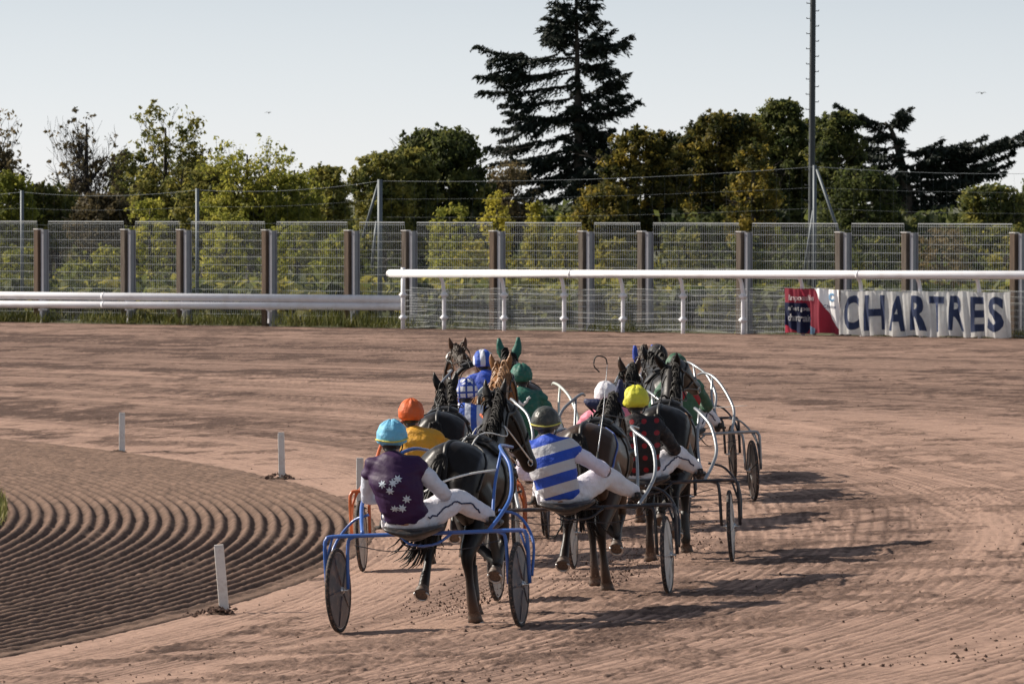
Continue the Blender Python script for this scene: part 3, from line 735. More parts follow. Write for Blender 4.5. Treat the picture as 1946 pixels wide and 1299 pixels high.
# left part
tree('bare_tree', 165, 198, 205, 165, 'leaf_dry', 'nearly leafless tree with fine upright twigs, left of the half bare tree', n=42, bare=.95, tone=(.3, .2), ybot=420)
tree('broadleaf_tree', 2080, 262, 225, 170, 'leaf_autumn', 'autumn tree beyond the right edge of the photo', n=70, tone=(.45, .24), clr=(.35, .6), size=.12)
tree('broadleaf_tree', 2270, 300, 215, 190, 'leaf_dark', 'dark tree farthest to the right beyond the fence', n=70, tone=(.35, .2), clr=(.35, .6), size=.12)
tree('broadleaf_tree', -150, 285, 205, 190, 'leaf_dark', 'dark tree farthest to the left beyond the fence', n=70, tone=(.4, .2), clr=(.35, .6), size=.12)
tree('bare_tree', -12, 205, 195, 110, 'leaf_dry', 'thin twiggy tree cut by the left edge of the photo', n=40, bare=.75, tone=(.5, .2))
tree('half_bare_tree', 315, 208, 208, 185, 'leaf_dark', 'half bare tree with dark leaf tufts between the leafless tree and the green ones', n=100, bare=.42, tone=(.55, .22), clr=(.3, .5))
tree('young_tree', 470, 262, 185, 165, 'leaf_green', 'light green bushy tree with a thin twiggy top left of the gap in the skyline', n=105, per=190, tone=(.5, .22), bare=.35, clr=(.28, .5), size=.085)
tree('young_tree', 560, 295, 190, 110, 'leaf_green', 'light green tree with sparse twigs on top, right of the thin topped bushy one', n=70, per=190, tone=(.42, .2), bare=.3, clr=(.28, .48), size=.085)
tree('young_tree', 620, 316, 198, 100, 'leaf_dark', 'small olive tree at the left side of the gap in the skyline', n=62, tone=(.75, .2), clr=(.28, .5))
tree('young_tree', 15, 330, 180, 120, 'leaf_green', 'green bush below the twiggy tree at the left edge', n=56, per=180, tone=(.3, .2), size=.085)
tree('young_tree', 90, 352, 195, 130, 'leaf_dark', 'dark low bush below the leafless tree', n=52, tone=(.4, .2), clr=(.28, .5))
tree('young_tree', 200, 368, 192, 140, 'leaf_dry', 'reddish brown thicket at the foot of the leafless tree', n=52, tone=(.4, .2), clr=(.28, .5))
tree('young_tree', 400, 318, 190, 130, 'leaf_dark', 'olive bush between the half bare tree and the light green ones', n=66, tone=(.7, .2), clr=(.28, .5))
tree('broadleaf_tree', 252, 288, 212, 130, 'leaf_dark', 'olive brown tree filling the gap between the leafless and the half bare tree', n=58, tone=(.55, .22), clr=(.28, .5))
tree('broadleaf_tree', 385, 262, 214, 120, 'leaf_dark', 'dark leafed tree just right of the half bare tree', n=62, tone=(.45, .22), clr=(.28, .5), bare=.15)
tree('young_tree', 105, 325, 205, 90, 'leaf_dry', 'thin dark bush between the edge of the photo and the leafless tree', n=40, tone=(.35, .2), clr=(.28, .45), bare=.3)
tree('young_tree', 535, 330, 186, 150, 'leaf_green', 'wide light green bush in front of the sparse topped green trees', n=60, per=190, tone=(.4, .2), clr=(.28, .48), size=.085)
# shrubs close behind the mesh fence
sh = [(40, 470, 110, 'leaf_green', .35, 'sparse green shrub behind the first mesh panel from the left'), (150, 500, 120, 'leaf_green', .3, 'grey green low shrub behind the second mesh panel from the left'),
      (285, 378, 110, 'leaf_green', .68, 'yellow green shrub rising above the fence left of the thin post'), (210, 470, 90, 'leaf_green', .55, 'leafy shrub behind the left double post'), (430, 400, 130, 'leaf_green', .6, 'tall yellow green shrub just right of the left thin post'),
      (560, 420, 130, 'leaf_green', .5, 'broad green shrub behind the panels left of the rail end'), (640, 440, 100, 'leaf_green', .4, 'green shrub behind the fence post at the rail end'), (855, 392, 120, 'leaf_green', .55, 'rounded olive shrub left of the bright yellow sapling'),
      (945, 362, 74, 'leaf_yellow', .6, 'bright yellow leafed sapling rising above the fence'), (895, 455, 84, 'leaf_yellow', .5, 'yellow leafed sapling low behind the mesh panel'), (1017, 386, 52, 'leaf_yellow', .45, 'small yellow green sapling right of the bright yellow one'),
      (1075, 408, 64, 'leaf_yellow', .3, 'low yellow green bush below the tall conifer'), (1010, 480, 110, 'leaf_dark', .6, 'dark shrub behind the panel below the conifer'), (1165, 455, 100, 'leaf_dark', .85, 'pale speckled shrub behind the fourth tall rail support'),
      (1290, 440, 130, 'leaf_dark', .6, 'olive shrub behind the fence between the autumn trees'), (1410, 450, 130, 'leaf_dark', .3, 'dark shrub behind the fence below the golden topped tree'), (1530, 452, 130, 'leaf_dark', .25, 'dark shrub behind the fence at the mast'),
      (1660, 450, 130, 'leaf_dark', .3, 'dark shrub behind the fence left of the cedar trunk'), (1790, 432, 150, 'leaf_dry', .75, 'dull green and brown shrub right of the cedar trunk'), (1910, 425, 130, 'leaf_dark', .6, 'olive shrub behind the fence at the right edge')]
for i, (px, yt, wd, lf, tn, lb) in enumerate(sh):
    tree('shrub', px, yt, 166 + (i * 7) % 13, wd, lf, lb, 'shrub', G2, ybot=612, n=46 if wd > 80 else 36, per=150, size=.08, tone=(tn, .2), clr=(.2, .36), seed=i, sq=.9)
def hedge():
    cl = []
    for k in range(1300):
        px = random.uniform(-800, 2900); d = random.uniform(222, 262); y = random.uniform(405, 520) + (18 if 640 < px < 690 else 0)
        q = at(px, y, d); cl.append((q.x, q.y, q.z, random.uniform(.4, .75), random.gauss(.25, .2)))
    for k in range(1050):
        t = random.uniform(along(-640, 0), along(2720, 0)); off = random.uniform(4.5, 12); q = fpt(t, off, FZ + random.uniform(0, .75)); cl.append((q.x, q.y, q.z, random.uniform(.25, .5), random.gauss(.55, .25)))
    C, U, W, T = leaves(cl, 90, .16)
    tag(link('undergrowth', quads_mesh('undergrowth', C, U, W, T), M['leaf_dark'], smooth=False), 'dense dark undergrowth filling the background below the trees', 'undergrowth', kind='stuff')
hedge()
def conifer(name, px, ybase, d, trunk, br, label, extra, seed, wid=1., hang=1., zv=1.):
    random.seed(seed); q = at(px, 440, d); z0 = FZ - .05; o = V((q.x, d, z0)); root = empty(name, o, label, 'tree', 'trees beyond the fence')
    L = lambda px, py, dy=0: at(px, py, d + dy) - o
    tp = [V((0, 0, -.1))] + [L(*p[:2]) for p in trunk]; mb = MB(); mb.tube(tp, [p for p in (trunk[0][2] * 1.2,)] + [p[2] for p in trunk], 9, 3)
    C, U, W, T = [], [], [], []
    def spray(a, b_, wdt, dens):
        a, b_ = V(a), V(b_); ax = b_ - a; Ln = ax.length; n = max(3, int(Ln * dens * 1.35)); ax.normalize(); pts = []
        sag = random.uniform(.02, .10) * Ln
        f = lambda s: a + (b_ - a) * s + V((0, 0, -sag * math.sin(math.pi * s) * .6 + .05 * Ln * s * s))
        mb.tube([f(s / 4) for s in range(5)], [.035 * min(1.6, Ln * .35) + .012, .03 * min(1.6, Ln * .35) + .01, .02, .014, .008], 5)
        sd = ax.cross(V((0, 0, 1))); sd = sd.normalized() if sd.length > .1 else V((0, 1, 0))
        for k in range(n):
            s = .10 + .93 * (k + random.random()) / n; c = f(min(s, 1)); wl = wdt * (1.15 - .75 * s) * random.uniform(.6, 1.3)
            tn = random.gauss(.4, .22)
            # a side twig carrying drooping needles
            dr = (sd * random.choice((-1, 1)) * random.uniform(.5, 1) + ax * random.uniform(.3, .9) + V((0, 0, random.uniform(-.55, .25) * hang))).normalized()
            m = 9
            for j in range(m):
                t_ = (j + random.random()) / m; p = c + dr * wl * t_ + V((random.gauss(0, .04), random.gauss(0, .04), -.22 * wl * t_ * t_ * hang + random.gauss(0, .035)))
                dv = (dr + V((random.gauss(0, .45), random.gauss(0, .45), random.gauss(-.25 * hang, .35)))).normalized(); l_ = random.uniform(.09, .2)
                C.append(p); W.append(dv * l_); uu = dv.orthogonal().normalized(); uu = Matrix.Rotation(random.uniform(0, 6.28), 3, dv) @ uu; U.append(uu * random.uniform(.03, .06)); T.append(min(1, max(0, tn + random.gauss(0, .12))))
    for (ax_, ay, bx, by, wd_, dn) in br:
        dy = random.uniform(-.8, .8); spray(L(ax_, ay), L(bx, by, dy), wd_, dn)
        a, b_ = L(ax_, ay), L(bx, by, dy)
        for k in range(3):                                # secondary boughs forking off
            s = random.uniform(.2, .75); c = a.lerp(b_, s); e = b_ + (b_ - a) * random.uniform(-.45, -.05) + V((random.uniform(-.4, .4), random.uniform(-1.4, 1.4), random.uniform(-.75, .25) * zv))
            spray(c, e, wd_ * .8, dn * .8)
    for (y0, y1, n, r0, r1, dz) in extra:                 # boughs towards and away from the viewer
        for k in range(n):
            f = (k + random.random()) / n; y = y0 + (y1 - y0) * f; j = 0
            xx = np.interp(y, [p[1] for p in trunk[::-1]], [p[0] for p in trunk[::-1]])
            a = L(xx, y); an = random.uniform(0, 6.28); r = (r0 + (r1 - r0) * f) * random.uniform(.6, 1.1)
            spray(a, a + V((math.cos(an) * r, math.sin(an) * r * 1.1, dz * r * random.uniform(.3, 1.4))), .55 * wid, 11)
    mb.build('trunk', M['bark'], root)
    link('crown', quads_mesh('crown', np.array([tuple(c) for c in C]), np.array([tuple(c) for c in U]), np.array([tuple(c) for c in W]), np.array(T)), M['needle'], root, smooth=False)
BR = [(1092, -20, 1052, -14), (1092, -5, 1140, -12), (1092, 10, 1050, 8), (1095, 15, 1134, 12), (1094, 45, 1030, 56), (1096, 25, 1126, 32), (1096, 60, 1035, 80), (1095, 42, 1042, 38), (1098, 70, 1040, 66),
      (1098, 110, 906, 97), (1060, 104, 930, 128), (1098, 130, 908, 155), (1098, 160, 915, 184), (1080, 140, 935, 150), (1098, 185, 955, 207), (1098, 205, 940, 255), (1098, 225, 962, 220), (1098, 250, 925, 290), (1098, 280, 935, 320), (1098, 300, 960, 345), (1098, 320, 985, 380),
      (1097, 90, 1150, 45), (1097, 95, 1165, 62), (1100, 105, 1198, 74), (1100, 100, 1158, 90), (1100, 118, 1172, 137), (1100, 130, 1150, 125), (1100, 185, 1190, 148), (1100, 200, 1172, 165), (1100, 235, 1212, 200), (1100, 215, 1195, 185), (1100, 250, 1165, 250), (1100, 225, 1165, 215), (1100, 280, 1178, 292), (1100, 300, 1190, 330), (1100, 320, 1170, 360), (1100, 270, 1150, 262)]
conifer('tall_conifer', 1100, 430, 300, [(1100, 380, .30), (1099, 250, .20), (1097, 120, .12), (1095, 30, .08), (1093, -60, .04)],
        [(*b_, .85, 13) for b_ in BR], 'tall dark ragged conifer rising out of the top of the photo', [(330, 190, 22, 2.3, 1.5, -.25), (300, 10, 40, .85, .5, -.2), (90, -50, 11, .9, .5, -.1), (420, 290, 30, 3.0, 2.2, -.3)], 31)
BC = [(1698, 262, 1590, 206), (1690, 238, 1606, 214), (1690, 240, 1730, 208), (1695, 245, 1712, 222), (1700, 262, 1634, 262), (1705, 280, 1642, 282), (1712, 300, 1612, 288), (1712, 310, 1630, 320), (1712, 330, 1640, 345), (1715, 300, 1790, 270), (1712, 290, 1835, 278), (1718, 320, 1872, 268), (1730, 325, 1948, 262), (1780, 310, 1912, 270), (1720, 335, 1925, 300), (1720, 345, 1922, 320), (1722, 355, 1890, 338), (1720, 365, 1860, 348), (1722, 380, 1830, 372), (1720, 370, 1640, 365), (1720, 390, 1800, 395), (1718, 380, 1655, 400), (1740, 320, 1800, 290), (1735, 330, 1760, 300), (1720, 330, 1850, 310), (1730, 330, 2010, 245)]
conifer('spreading_cedar', 1722, 430, 290, [(1722, 400, .34), (1718, 340, .26), (1708, 290, .16), (1695, 250, .10), (1682, 232, .05)],
        [(*b_, .55, 13) for b_ in BC], 'dark spreading cedar with flat drooping tiers at the right', [(400, 330, 14, 3.0, 2.2, .05), (330, 240, 14, .7, .5, -.2), (420, 330, 12, 1.2, .9, -.2)], 37, .8, 1.1, .35)

# ------------------------------------------------------------------ birds
def bird(px, py, d, span, lab):
    q = at(px, py, d); root = empty('bird', q, lab, 'bird', 'birds in the sky'); mb = MB(); s = span / 2
    mb.loft([(-.25 * s, 0, 0), (0, 0, 0), (.25 * s, 0, .02), (.38 * s, 0, .03)], [.02, .07 * s, .06 * s, .01], (0, 1, 0), 8, 2)
    for k in (-1, 1): mb.loft([(0, 0, .02), (.02, k * .5 * s, .22 * s), (-.08, k * s, .1 * s)], [(.12 * s, .012), (.1 * s, .01), (.02 * s, .006)], (1, 0, 0), 6, 3)
    mb.build('body', M['hair_dark'], root); root.rotation_euler = (0, 0, .9)
bird(1866, 178, 260, .5, 'tiny bird high above the cedar'); bird(511, 215, 300, .4, 'tiny bird above the light green trees')
# ------------------------------------------------------------------ strap laid on a surface
def bvh(me): return BVHTree.FromPolygons([v.co[:] for v in me.vertices], [p.vertices[:] for p in me.polygons])
def strap(mb, tree_, guide, w, off=.006, step=.03, thick=.007, mi=0, closed=False):
    g = [V(p) for p in guide]; pts = []
    for i in range(len(g) - 1):
        n = max(1, int((g[i + 1] - g[i]).length / step))
        for k in range(n): pts.append(g[i].lerp(g[i + 1], k / n))
    pts.append(g[-1]); P = []
    for p in pts:
        loc, nor, _, _ = tree_.find_nearest(p)
        if loc is None: continue
        d = p - loc
        if nor.dot(d) < 0 and d.length > .05: pass
        P.append((loc + nor * off, nor))
    vs, fs = [], []
    for i, (p, nr) in enumerate(P):
        a = P[max(i - 1, 0)][0]; b = P[min(i + 1, len(P) - 1)][0]; t = (b - a)
        if t.length < 1e-6: t = V((0, 1, 0))
        s = t.normalized().cross(nr)
        if s.length < 1e-3: s = t.orthogonal()
        s.normalize(); s *= w / 2
        vs += [p - s - nr * thick, p - s + nr * thick, p + s + nr * thick, p + s - nr * thick]
    for i in range(len(P) - 1):
        for k in range(4): fs.append((4 * i + k, 4 * i + (k + 1) % 4, 4 * i + 4 + (k + 1) % 4, 4 * i + 4 + k))
    n = len(vs)
    if n: fs += [(0, 1, 2, 3), (n - 4, n - 3, n - 2, n - 1)]; mb.add(vs, fs, mi)

# ------------------------------------------------------------------ horses
def coat(name, c, pts, rough=.40, mane=None):
    m, t, p = newmat(name); co = objco(t); sp = nd(t, 'ShaderNodeSeparateXYZ'); t.links.new(co, sp.inputs[0]); z = sp.outputs[2]
    n1 = noise_(t, co, 5, 4); n2 = noise_(t, co, 55, 3)
    lo = math_(t, 'SUBTRACT', math_(t, 'MULTIPLY', z, -2.6), -2.1, True)                  # dark points on the legs
    lo = math_(t, 'MULTIPLY', lo, 1.0, True)
    a = mixc(t, n1, tuple(x * .7 for x in c), tuple(min(1, x * 1.25) for x in c))
    a = mixc(t, lo, a, pts)
    du = math_(t, 'MULTIPLY', math_(t, 'SUBTRACT', .50, z), 1.5, True); du = math_(t, 'MULTIPLY', du, math_(t, 'MULTIPLY', n1, 1.1), True)
    a = mixc(t, du, a, (.20, .125, .092))                                                   # track dust on the lower legs
    t.links.new(a, p.inputs['Base Color']); p.inputs['Roughness'].default_value = rough; p.inputs['Specular IOR Level'].default_value = .22
    bump_(t, p, math_(t, 'ADD', math_(t, 'MULTIPLY', n1, .8), math_(t, 'MULTIPLY', n2, .15)), .25, .02); return m
BLK, BAY, DBAY, CHE = (.010, .0075, .0065), (.085, .038, .018), (.042, .021, .0115), (.24, .11, .042)
for k, c, p_ in (('black', BLK, (.007, .006, .006)), ('bay', BAY, (.012, .008, .006)), ('darkbay', DBAY, (.008, .006, .005)), ('chestnut', CHE, (.11, .055, .025))): M['coat_' + k] = coat('coat_' + k, c, p_)
M['hair_black'] = mat('hair_black', (.010, .008, .007), .6, var=.4, scale=40, spec=.2)
M['hair_brown'] = mat('hair_brown', (.045, .026, .015), .6, var=.4, scale=40)
M['hair_flax'] = mat('hair_flax', (.26, .13, .055), .5, var=.35, scale=40)
M['blaze'] = mat('blaze', (.62, .58, .53), .6, var=.1)
HL = {'st': [(-.50, 1.20), (-.36, .96), (-.70, .54), (-.665, .18), (-.59, 0)], 'fw': [(-.48, 1.20), (-.26, .95), (-.42, .52), (-.23, .17), (-.13, 0)],
      'bk': [(-.52, 1.20), (-.46, .94), (-.86, .66), (-1.06, .38), (-1.16, .27)], 'sw': [(-.50, 1.20), (-.22, 1.0), (-.50, .66), (-.50, .36), (-.60, .26)]}
FL = {'st': [(.52, 1.16), (.40, .94), (.44, .52), (.43, .17), (.50, 0)], 'fw': [(.54, 1.17), (.46, .96), (.78, .72), (1.00, .44), (1.08, .34)],
      'bk': [(.50, 1.16), (.36, .94), (.25, .53), (.05, .17), (.09, 0)], 'sw': [(.53, 1.17), (.42, .95), (.64, .62), (.38, .44), (.27, .33)]}
POSES = {1: ('bk', 'st', 'st', 'sw'), 2: ('st', 'bk', 'sw', 'st'), 3: ('fw', 'bk', 'fw', 'bk'), 4: ('bk', 'fw', 'bk', 'fw'), 5: ('sw', 'st', 'st', 'fw')}
def horse(mtx, label, coat_, hair, pose=1, nyaw=0., hyaw=0., poll=0., pitch=0., earside=0., hood=None, seed=1, tail=0., extra=None, mane_n=80, blaze=False, bl=None, boots=None, rein_mat='leather', hands=None, pad='leather', strapmat='leather', browwhite=False):
    random.seed(seed); root = empty('horse', (0, 0, 0), label, 'horse', 'trotting horses in the race'); root.matrix_basis = mtx
    mb = MB()
    TR = [(-.83, 1.26, .10, .13), (-.75, 1.25, .205, .23), (-.60, 1.255, .275, .275), (-.40, 1.25, .29, .275), (-.15, 1.21, .28, .28), (.10, 1.17, .285, .315), (.30, 1.165, .27, .335), (.48, 1.20, .235, .345), (.64, 1.21, .20, .29), (.76, 1.19, .13, .19)]
    mb.loft([(0, a, b) for a, b, _, _ in TR], [(c, d) for _, _, c, d in TR], (1, 0, 0), 18, 3)
    for s in (-1, 1):
        mb.loft([(s * .10, -.28, 1.34), (s * .14, -.52, 1.31), (s * .135, -.70, 1.20), (s * .14, -.76, 1.02), (s * .15, -.66, .86)], [(.12, .13), (.155, .18), (.15, .16), (.125, .13), (.06, .08)], (1, 0, 0), 10, 3)
        mb.loft([(s * .10, .50, 1.42), (s * .14, .56, 1.22), (s * .13, .62, 1.05), (s * .11, .56, .95)], [(.09, .11), (.13, .15), (.12, .14), (.06, .08)], (1, 0, 0), 10, 2)
    hoofs = []
    for i, ps in enumerate(POSES[pose]):
        s = -1 if i % 2 == 0 else 1; J = (HL if i < 2 else FL)[ps]
        xs = (.13, .19, .135, .15, .155) if i < 2 else (.12, .15, .125, .115, .12)
        P = [V((s * x, y, z)) for x, (y, z) in zip(xs, J)]
        co = P[4] + (P[3] - P[4]) * .45
        P2 = [P[0], P[1], P[1].lerp(P[2], .55), P[2] + V((0, .0, .03)), P[2].lerp(P[3], .45), P[3], co]
        R2 = ([(.13, .20), (.125, .17), (.090, .112), (.060, .082), (.035, .046), (.047, .056), (.048, .053)] if i < 2 else [(.10, .16), (.09, .118), (.062, .076), (.050, .058), (.034, .043), (.044, .052), (.047, .052)])
        mb.loft(P2, R2, (1, 0, 0), 10, 3); hoofs.append((P[3], co, P[4], ps))
    # neck and head, bent sideways by nyaw / hyaw (radians, + to the right)
    NK = [(.52, 1.27, .165, .27), (.74, 1.40, .125, .205), (.95, 1.52 + poll * .5, .108, .165), (1.13, 1.61 + poll * .9, .098, .135)]
    chain = []; x = 0; y = NK[0][0]; py_ = y
    for k, (yy, zz, a, b_) in enumerate(NK):
        f = nyaw * k / 3; dy = yy - py_; x += dy * math.sin(f); y += dy * math.cos(f); py_ = yy; chain.append((V((x, y, zz)), (a, b_)))
    mb.loft([c[0] for c in chain], [c[1] for c in chain], (math.cos(nyaw * .5), -math.sin(nyaw * .5), 0), 14, 4)
    HS = .93; hf = nyaw + hyaw; hs_ = V((math.cos(hf), -math.sin(hf), 0)); hd = V((math.sin(hf), math.cos(hf), 0)); o0 = chain[-1][0]
    def hp_(y, z, x=0.):
        dy, dz = (y - 1.13) * HS, (z - 1.61) * (HS if z < 1.61 else 1); c_, s_ = math.cos(pitch), math.sin(pitch)
        return o0 + hd * (dy * c_ - dz * s_) + V((0, 0, dy * s_ + dz * c_)) + hs_ * x
    HD = [(1.10, 1.60, .085, .10), (1.19, 1.555, .102, .14), (1.29, 1.44, .104, .158), (1.40, 1.29, .076, .118), (1.49, 1.16, .062, .088), (1.545, 1.075, .066, .080), (1.575, 1.025, .048, .05)]
    mb.loft([hp_(a, b_) for a, b_, _, _ in HD], [(c, d) for _, _, c, d in HD], hs_, 14, 3)
    ear = lambda s, g: ([hp_(1.09, 1.655, s * .05), hp_(1.085, 1.735, s * .082), hp_(1.09, 1.81, s * .108), hp_(1.10, 1.88, s * .116)] if not (earside and s < 0) else [hp_(1.09, 1.645, -.05), hp_(1.08, 1.68, -.10), hp_(1.08, 1.70, -.17), hp_(1.09, 1.70, -.235)], [(.036 + g, .028 + g), (.048 + g, .030 + g), (.034 + g, .022 + g), (.009 + g, .009 + g)])
    for s in (-1, 1): p_, r_ = ear(s, .0); mb.loft(p_, r_, hs_, 10, 3)
    me = fused(mb, .0165, 4); body = link('body', me, M['coat_' + coat_], root); T = bvh(me)
    for F, C, Tt, ps in hoofs:
        nrm = V((0, 0, 1)) if Tt.z < .03 else (F - Tt).normalized(); side = V((1, 0, 0)); bk = nrm.cross(side).normalized(); mh = MB(); vs = []; n = 12
        for c, r1, r2 in ((C + nrm * .012, .052, .056), (C.lerp(Tt, .5), .061, .067), (Tt + nrm * .004, .070, .080), (Tt + nrm * .004, .057, .066), (Tt + nrm * .016, .02, .02)):
            for k in range(n): a = 2 * math.pi * k / n; vs.append(c + side * math.cos(a) * r1 + bk * math.sin(a) * r2)
        fs = [(i * n + k, i * n + (k + 1) % n, i * n + n + (k + 1) % n, i * n + n + k) for i in range(4) for k in range(n)] + [tuple(range(4 * n, 5 * n)), tuple(range(n))]
        mh.add(vs, fs); h = mh.build('hoof', M['horn'], root)
        ms = MB(); ms.tube([Tt + nrm * .0 + side * math.cos(a) * .059 + bk * math.sin(a) * .067 for a in [(-2.2 + 4.4 * k / 10) + (math.pi / 2) for k in range(11)]], .009, 6); ms.build('horseshoe', M['steel'], h)
    for s in (-1, 1):
        m2 = MB(); m2.add(*sphere(hp_(1.225, 1.515, s * .094), (.02, .026, .026), 10, 6)); m2.build('eye', M['eye'], root)
    # mane and tail: locks of hair
    mm = MB(); crest = [c[0] + V((0, 0, c[1][1] * .93)) for c in chain[:-1]] + [hp_(1.10, 1.70), hp_(1.17, 1.66)]
    crv = cr([tuple(c) for c in crest], 16)
    sgn = random.choice((1, 1, -1))
    for k in range(int(mane_n * 2.8)):
        i = min(len(crv) - 1, int(len(crv) * (.10 + .78 * random.random()))); p = V(crv[i]); s = sgn if random.random() < .93 else -sgn
        L = random.uniform(.08, .20); up = random.uniform(.0, .05) if random.random() < .8 else random.uniform(.04, .11); sd = (hs_ * s * .6 + V((s * .4, 0, 0)))
        p -= V((0, 0, .03)); a = p + sd * .035 + V((random.uniform(-.012, .012), random.uniform(-.03, .0), .022 + up)); b_ = a + sd * random.uniform(.03, .055) + V((0, random.uniform(-.04, -.01), -L * .45 + up * .3)); c = b_ + sd * random.uniform(-.01, .025) + V((0, random.uniform(-.05, -.01), -L * .55))
        mm.loft([p, a, b_, c], [(.004, .010), (.0045, .011), (.004, .008), (.001, .0015)], (0, 1, 0), 4, 2)
    mm.build('mane', M['hair_' + hair.split('_')[-1]], root)
    mt = MB()
    for k in range(55):
        f = random.gauss(0, 1); g = random.gauss(0, 1); L = random.uniform(.35, .75)
        p = V((random.gauss(0, .015), -.80, 1.40)); a = V((.02 * f, -.92, 1.40 + .015 * g)); b_ = V((.045 * f + tail * .3, -1.01 + .02 * g, 1.20)); c = V((.075 * f + tail, -1.03 - .06 * abs(g), 1.36 - L)); e = c + V((.05 * f + tail * .5, -.05 * g, -.12))
        mt.loft([p, a, b_, c, e], [(.018, .014), (.022, .016), (.016, .012), (.010, .008), (.002, .002)], (1, 0, 0), 5, 2)
    mt.build('tail', M['hair_' + hair.split('_')[-1]], root)
    # harness
    mh = MB(); ring = lambda y, a0, a1, n: [V((.5 * math.sin(a0 + (a1 - a0) * k / n), y, 1.17 + .55 * math.cos(a0 + (a1 - a0) * k / n))) for k in range(n + 1)]
    strap(mh, T, ring(.22, 0, 6.283, 40), .085)
    strap(mh, T, ring(.20, -1.0, 1.0, 20), .16, .02, .03, .016); strap(mh, T, ring(.20, -.45, .45, 12), .12, .045, .03, .018)
    strap(mh, T, [(-.4, .22, 1.22), (-.42, .6, 1.22), (-.25, .9, 1.2), (0, 1.0, 1.2), (.25, .9, 1.2), (.42, .6, 1.22), (.4, .22, 1.22)], .06)
    strap(mh, T, [(0, .2, 1.8), (0, -.2, 1.75), (0, -.6, 1.75), (0, -.9, 1.5)], .032)
    for s in (-1, 1):
        q = T.find_nearest(V((s * .11, .20, 1.75)))[0] + V((0, 0, .05))
        mh.tube([q + V((0, .028 * math.cos(a), .028 * math.sin(a) + .02)) for a in np.linspace(0, 6.283, 11)], .006, 5)
    mh.build('harness', M[pad], root)
    ms = MB()
    for s in (-1, 1):
        strap(ms, T, [(s * .05, .12, 1.7), (s * .30, -.2, 1.65), (s * .42, -.5, 1.35), (s * .35, -.8, 1.1)] if extra == 'diag' else [(0, -.40, 1.8), (s * .3, -.44, 1.6), (s * .45, -.48, 1.25)], .022)
    ms.build('hip_strap', M[strapmat], root)
    mb2 = MB(); up = (hd * .80 + V((0, 0, .60))).normalized()
    def loop(y, z, w, r=.28, a0=0, a1=6.283):
        c = hp_(y, z); strap(mb2, T, [c + (hs_ * math.cos(a) + up * math.sin(a)) * r for a in np.linspace(a0, a1, 28)], w, .005, .025, .006)
    loop(1.42, 1.26, .03); loop(1.19, 1.575, .03)
    for s in (-1, 1): strap(mb2, T, [hp_(1.12, 1.66, s * .12), hp_(1.22, 1.50, s * .22), hp_(1.36, 1.30, s * .2), hp_(1.47, 1.12, s * .16)], .024)
    strap(mb2, T, [hp_(1.14, 1.75), hp_(1.35, 1.60), hp_(1.5, 1.4)], .02)
    mb2.build('bridle', M[bl or 'leather'], root)
    if browwhite: mw = MB(); c = hp_(1.17, 1.63); strap(mw, T, [c + (hs_ * math.cos(a) + up * math.sin(a)) * .28 for a in np.linspace(.2, 2.94, 18)], .05, .010, .025, .008); mw.build('browband', M['strap_white'], root)
    mr = MB()
    for s in (-1, 1): q = hp_(1.475, 1.10, s * .068); mr.tube([q + hd * .03 * math.cos(a) + V((0, 0, .03 * math.sin(a))) for a in np.linspace(0, 6.283, 11)], .005, 5)
    mr.build('bit_ring', M['steel'], root)
    if blaze: mz = MB(); strap(mz, T, [hp_(1.22, 1.85), hp_(1.36, 1.66), hp_(1.5, 1.5), hp_(1.62, 1.3), hp_(1.7, 1.15)], .055, .002, .02, .002); mz.build('blaze', M['blaze'], root)
    if hood:
        mo = MB()
        for s in (-1, 1): p_, r_ = ear(s, .010); p_[-1] = p_[-1] + V((0, 0, .03)); mo.loft(p_, r_, hs_, 10, 3)
        c = hp_(1.12, 1.635)
        for k in range(5):
            cc = hp_(1.09 + .028 * k, 1.66 - .02 * k); strap(mo, T, [cc + (hs_ * math.cos(a) + up * math.sin(a)) * .26 for a in np.linspace(.15, 2.99, 16)], .036, .008, .025, .007)
        mo.build('ear_hood', M[hood], root)
    if boots:
        for (F, C, Tt, ps), i in zip(hoofs, range(4)):
            if i < 2 and boots != 'all': continue
            J = (HL if i < 2 else FL)[ps]; kn = V((F.x, *J[2])); mq = MB()
            mq.loft([kn.lerp(F, .25), kn.lerp(F, .6), F, F.lerp(C, .4)], [(.040, .047), (.043, .052), (.052, .060), (.050, .054)], (1, 0, 0), 12, 3); mq.build('leg_boot', M['leather' if boots != 'white' else 'strap_white'], root)
    if hands:
        for s, h in zip((-1, 1), hands):
            q = T.find_nearest(V((s * .11, .20, 1.75)))[0] + V((0, 0, .07)); e = hp_(1.475, 1.10, s * .09); m3 = MB()
            P_ = [h, h.lerp(q, .5) + V((0, 0, -.03)), q, chain[1][0] + V((s * .16, 0, .12)), chain[2][0] + hs_ * s * .13, e]
            m3.tube(P_, .0065, 5, 5); m3.build('rein', M[rein_mat], root)
    return root

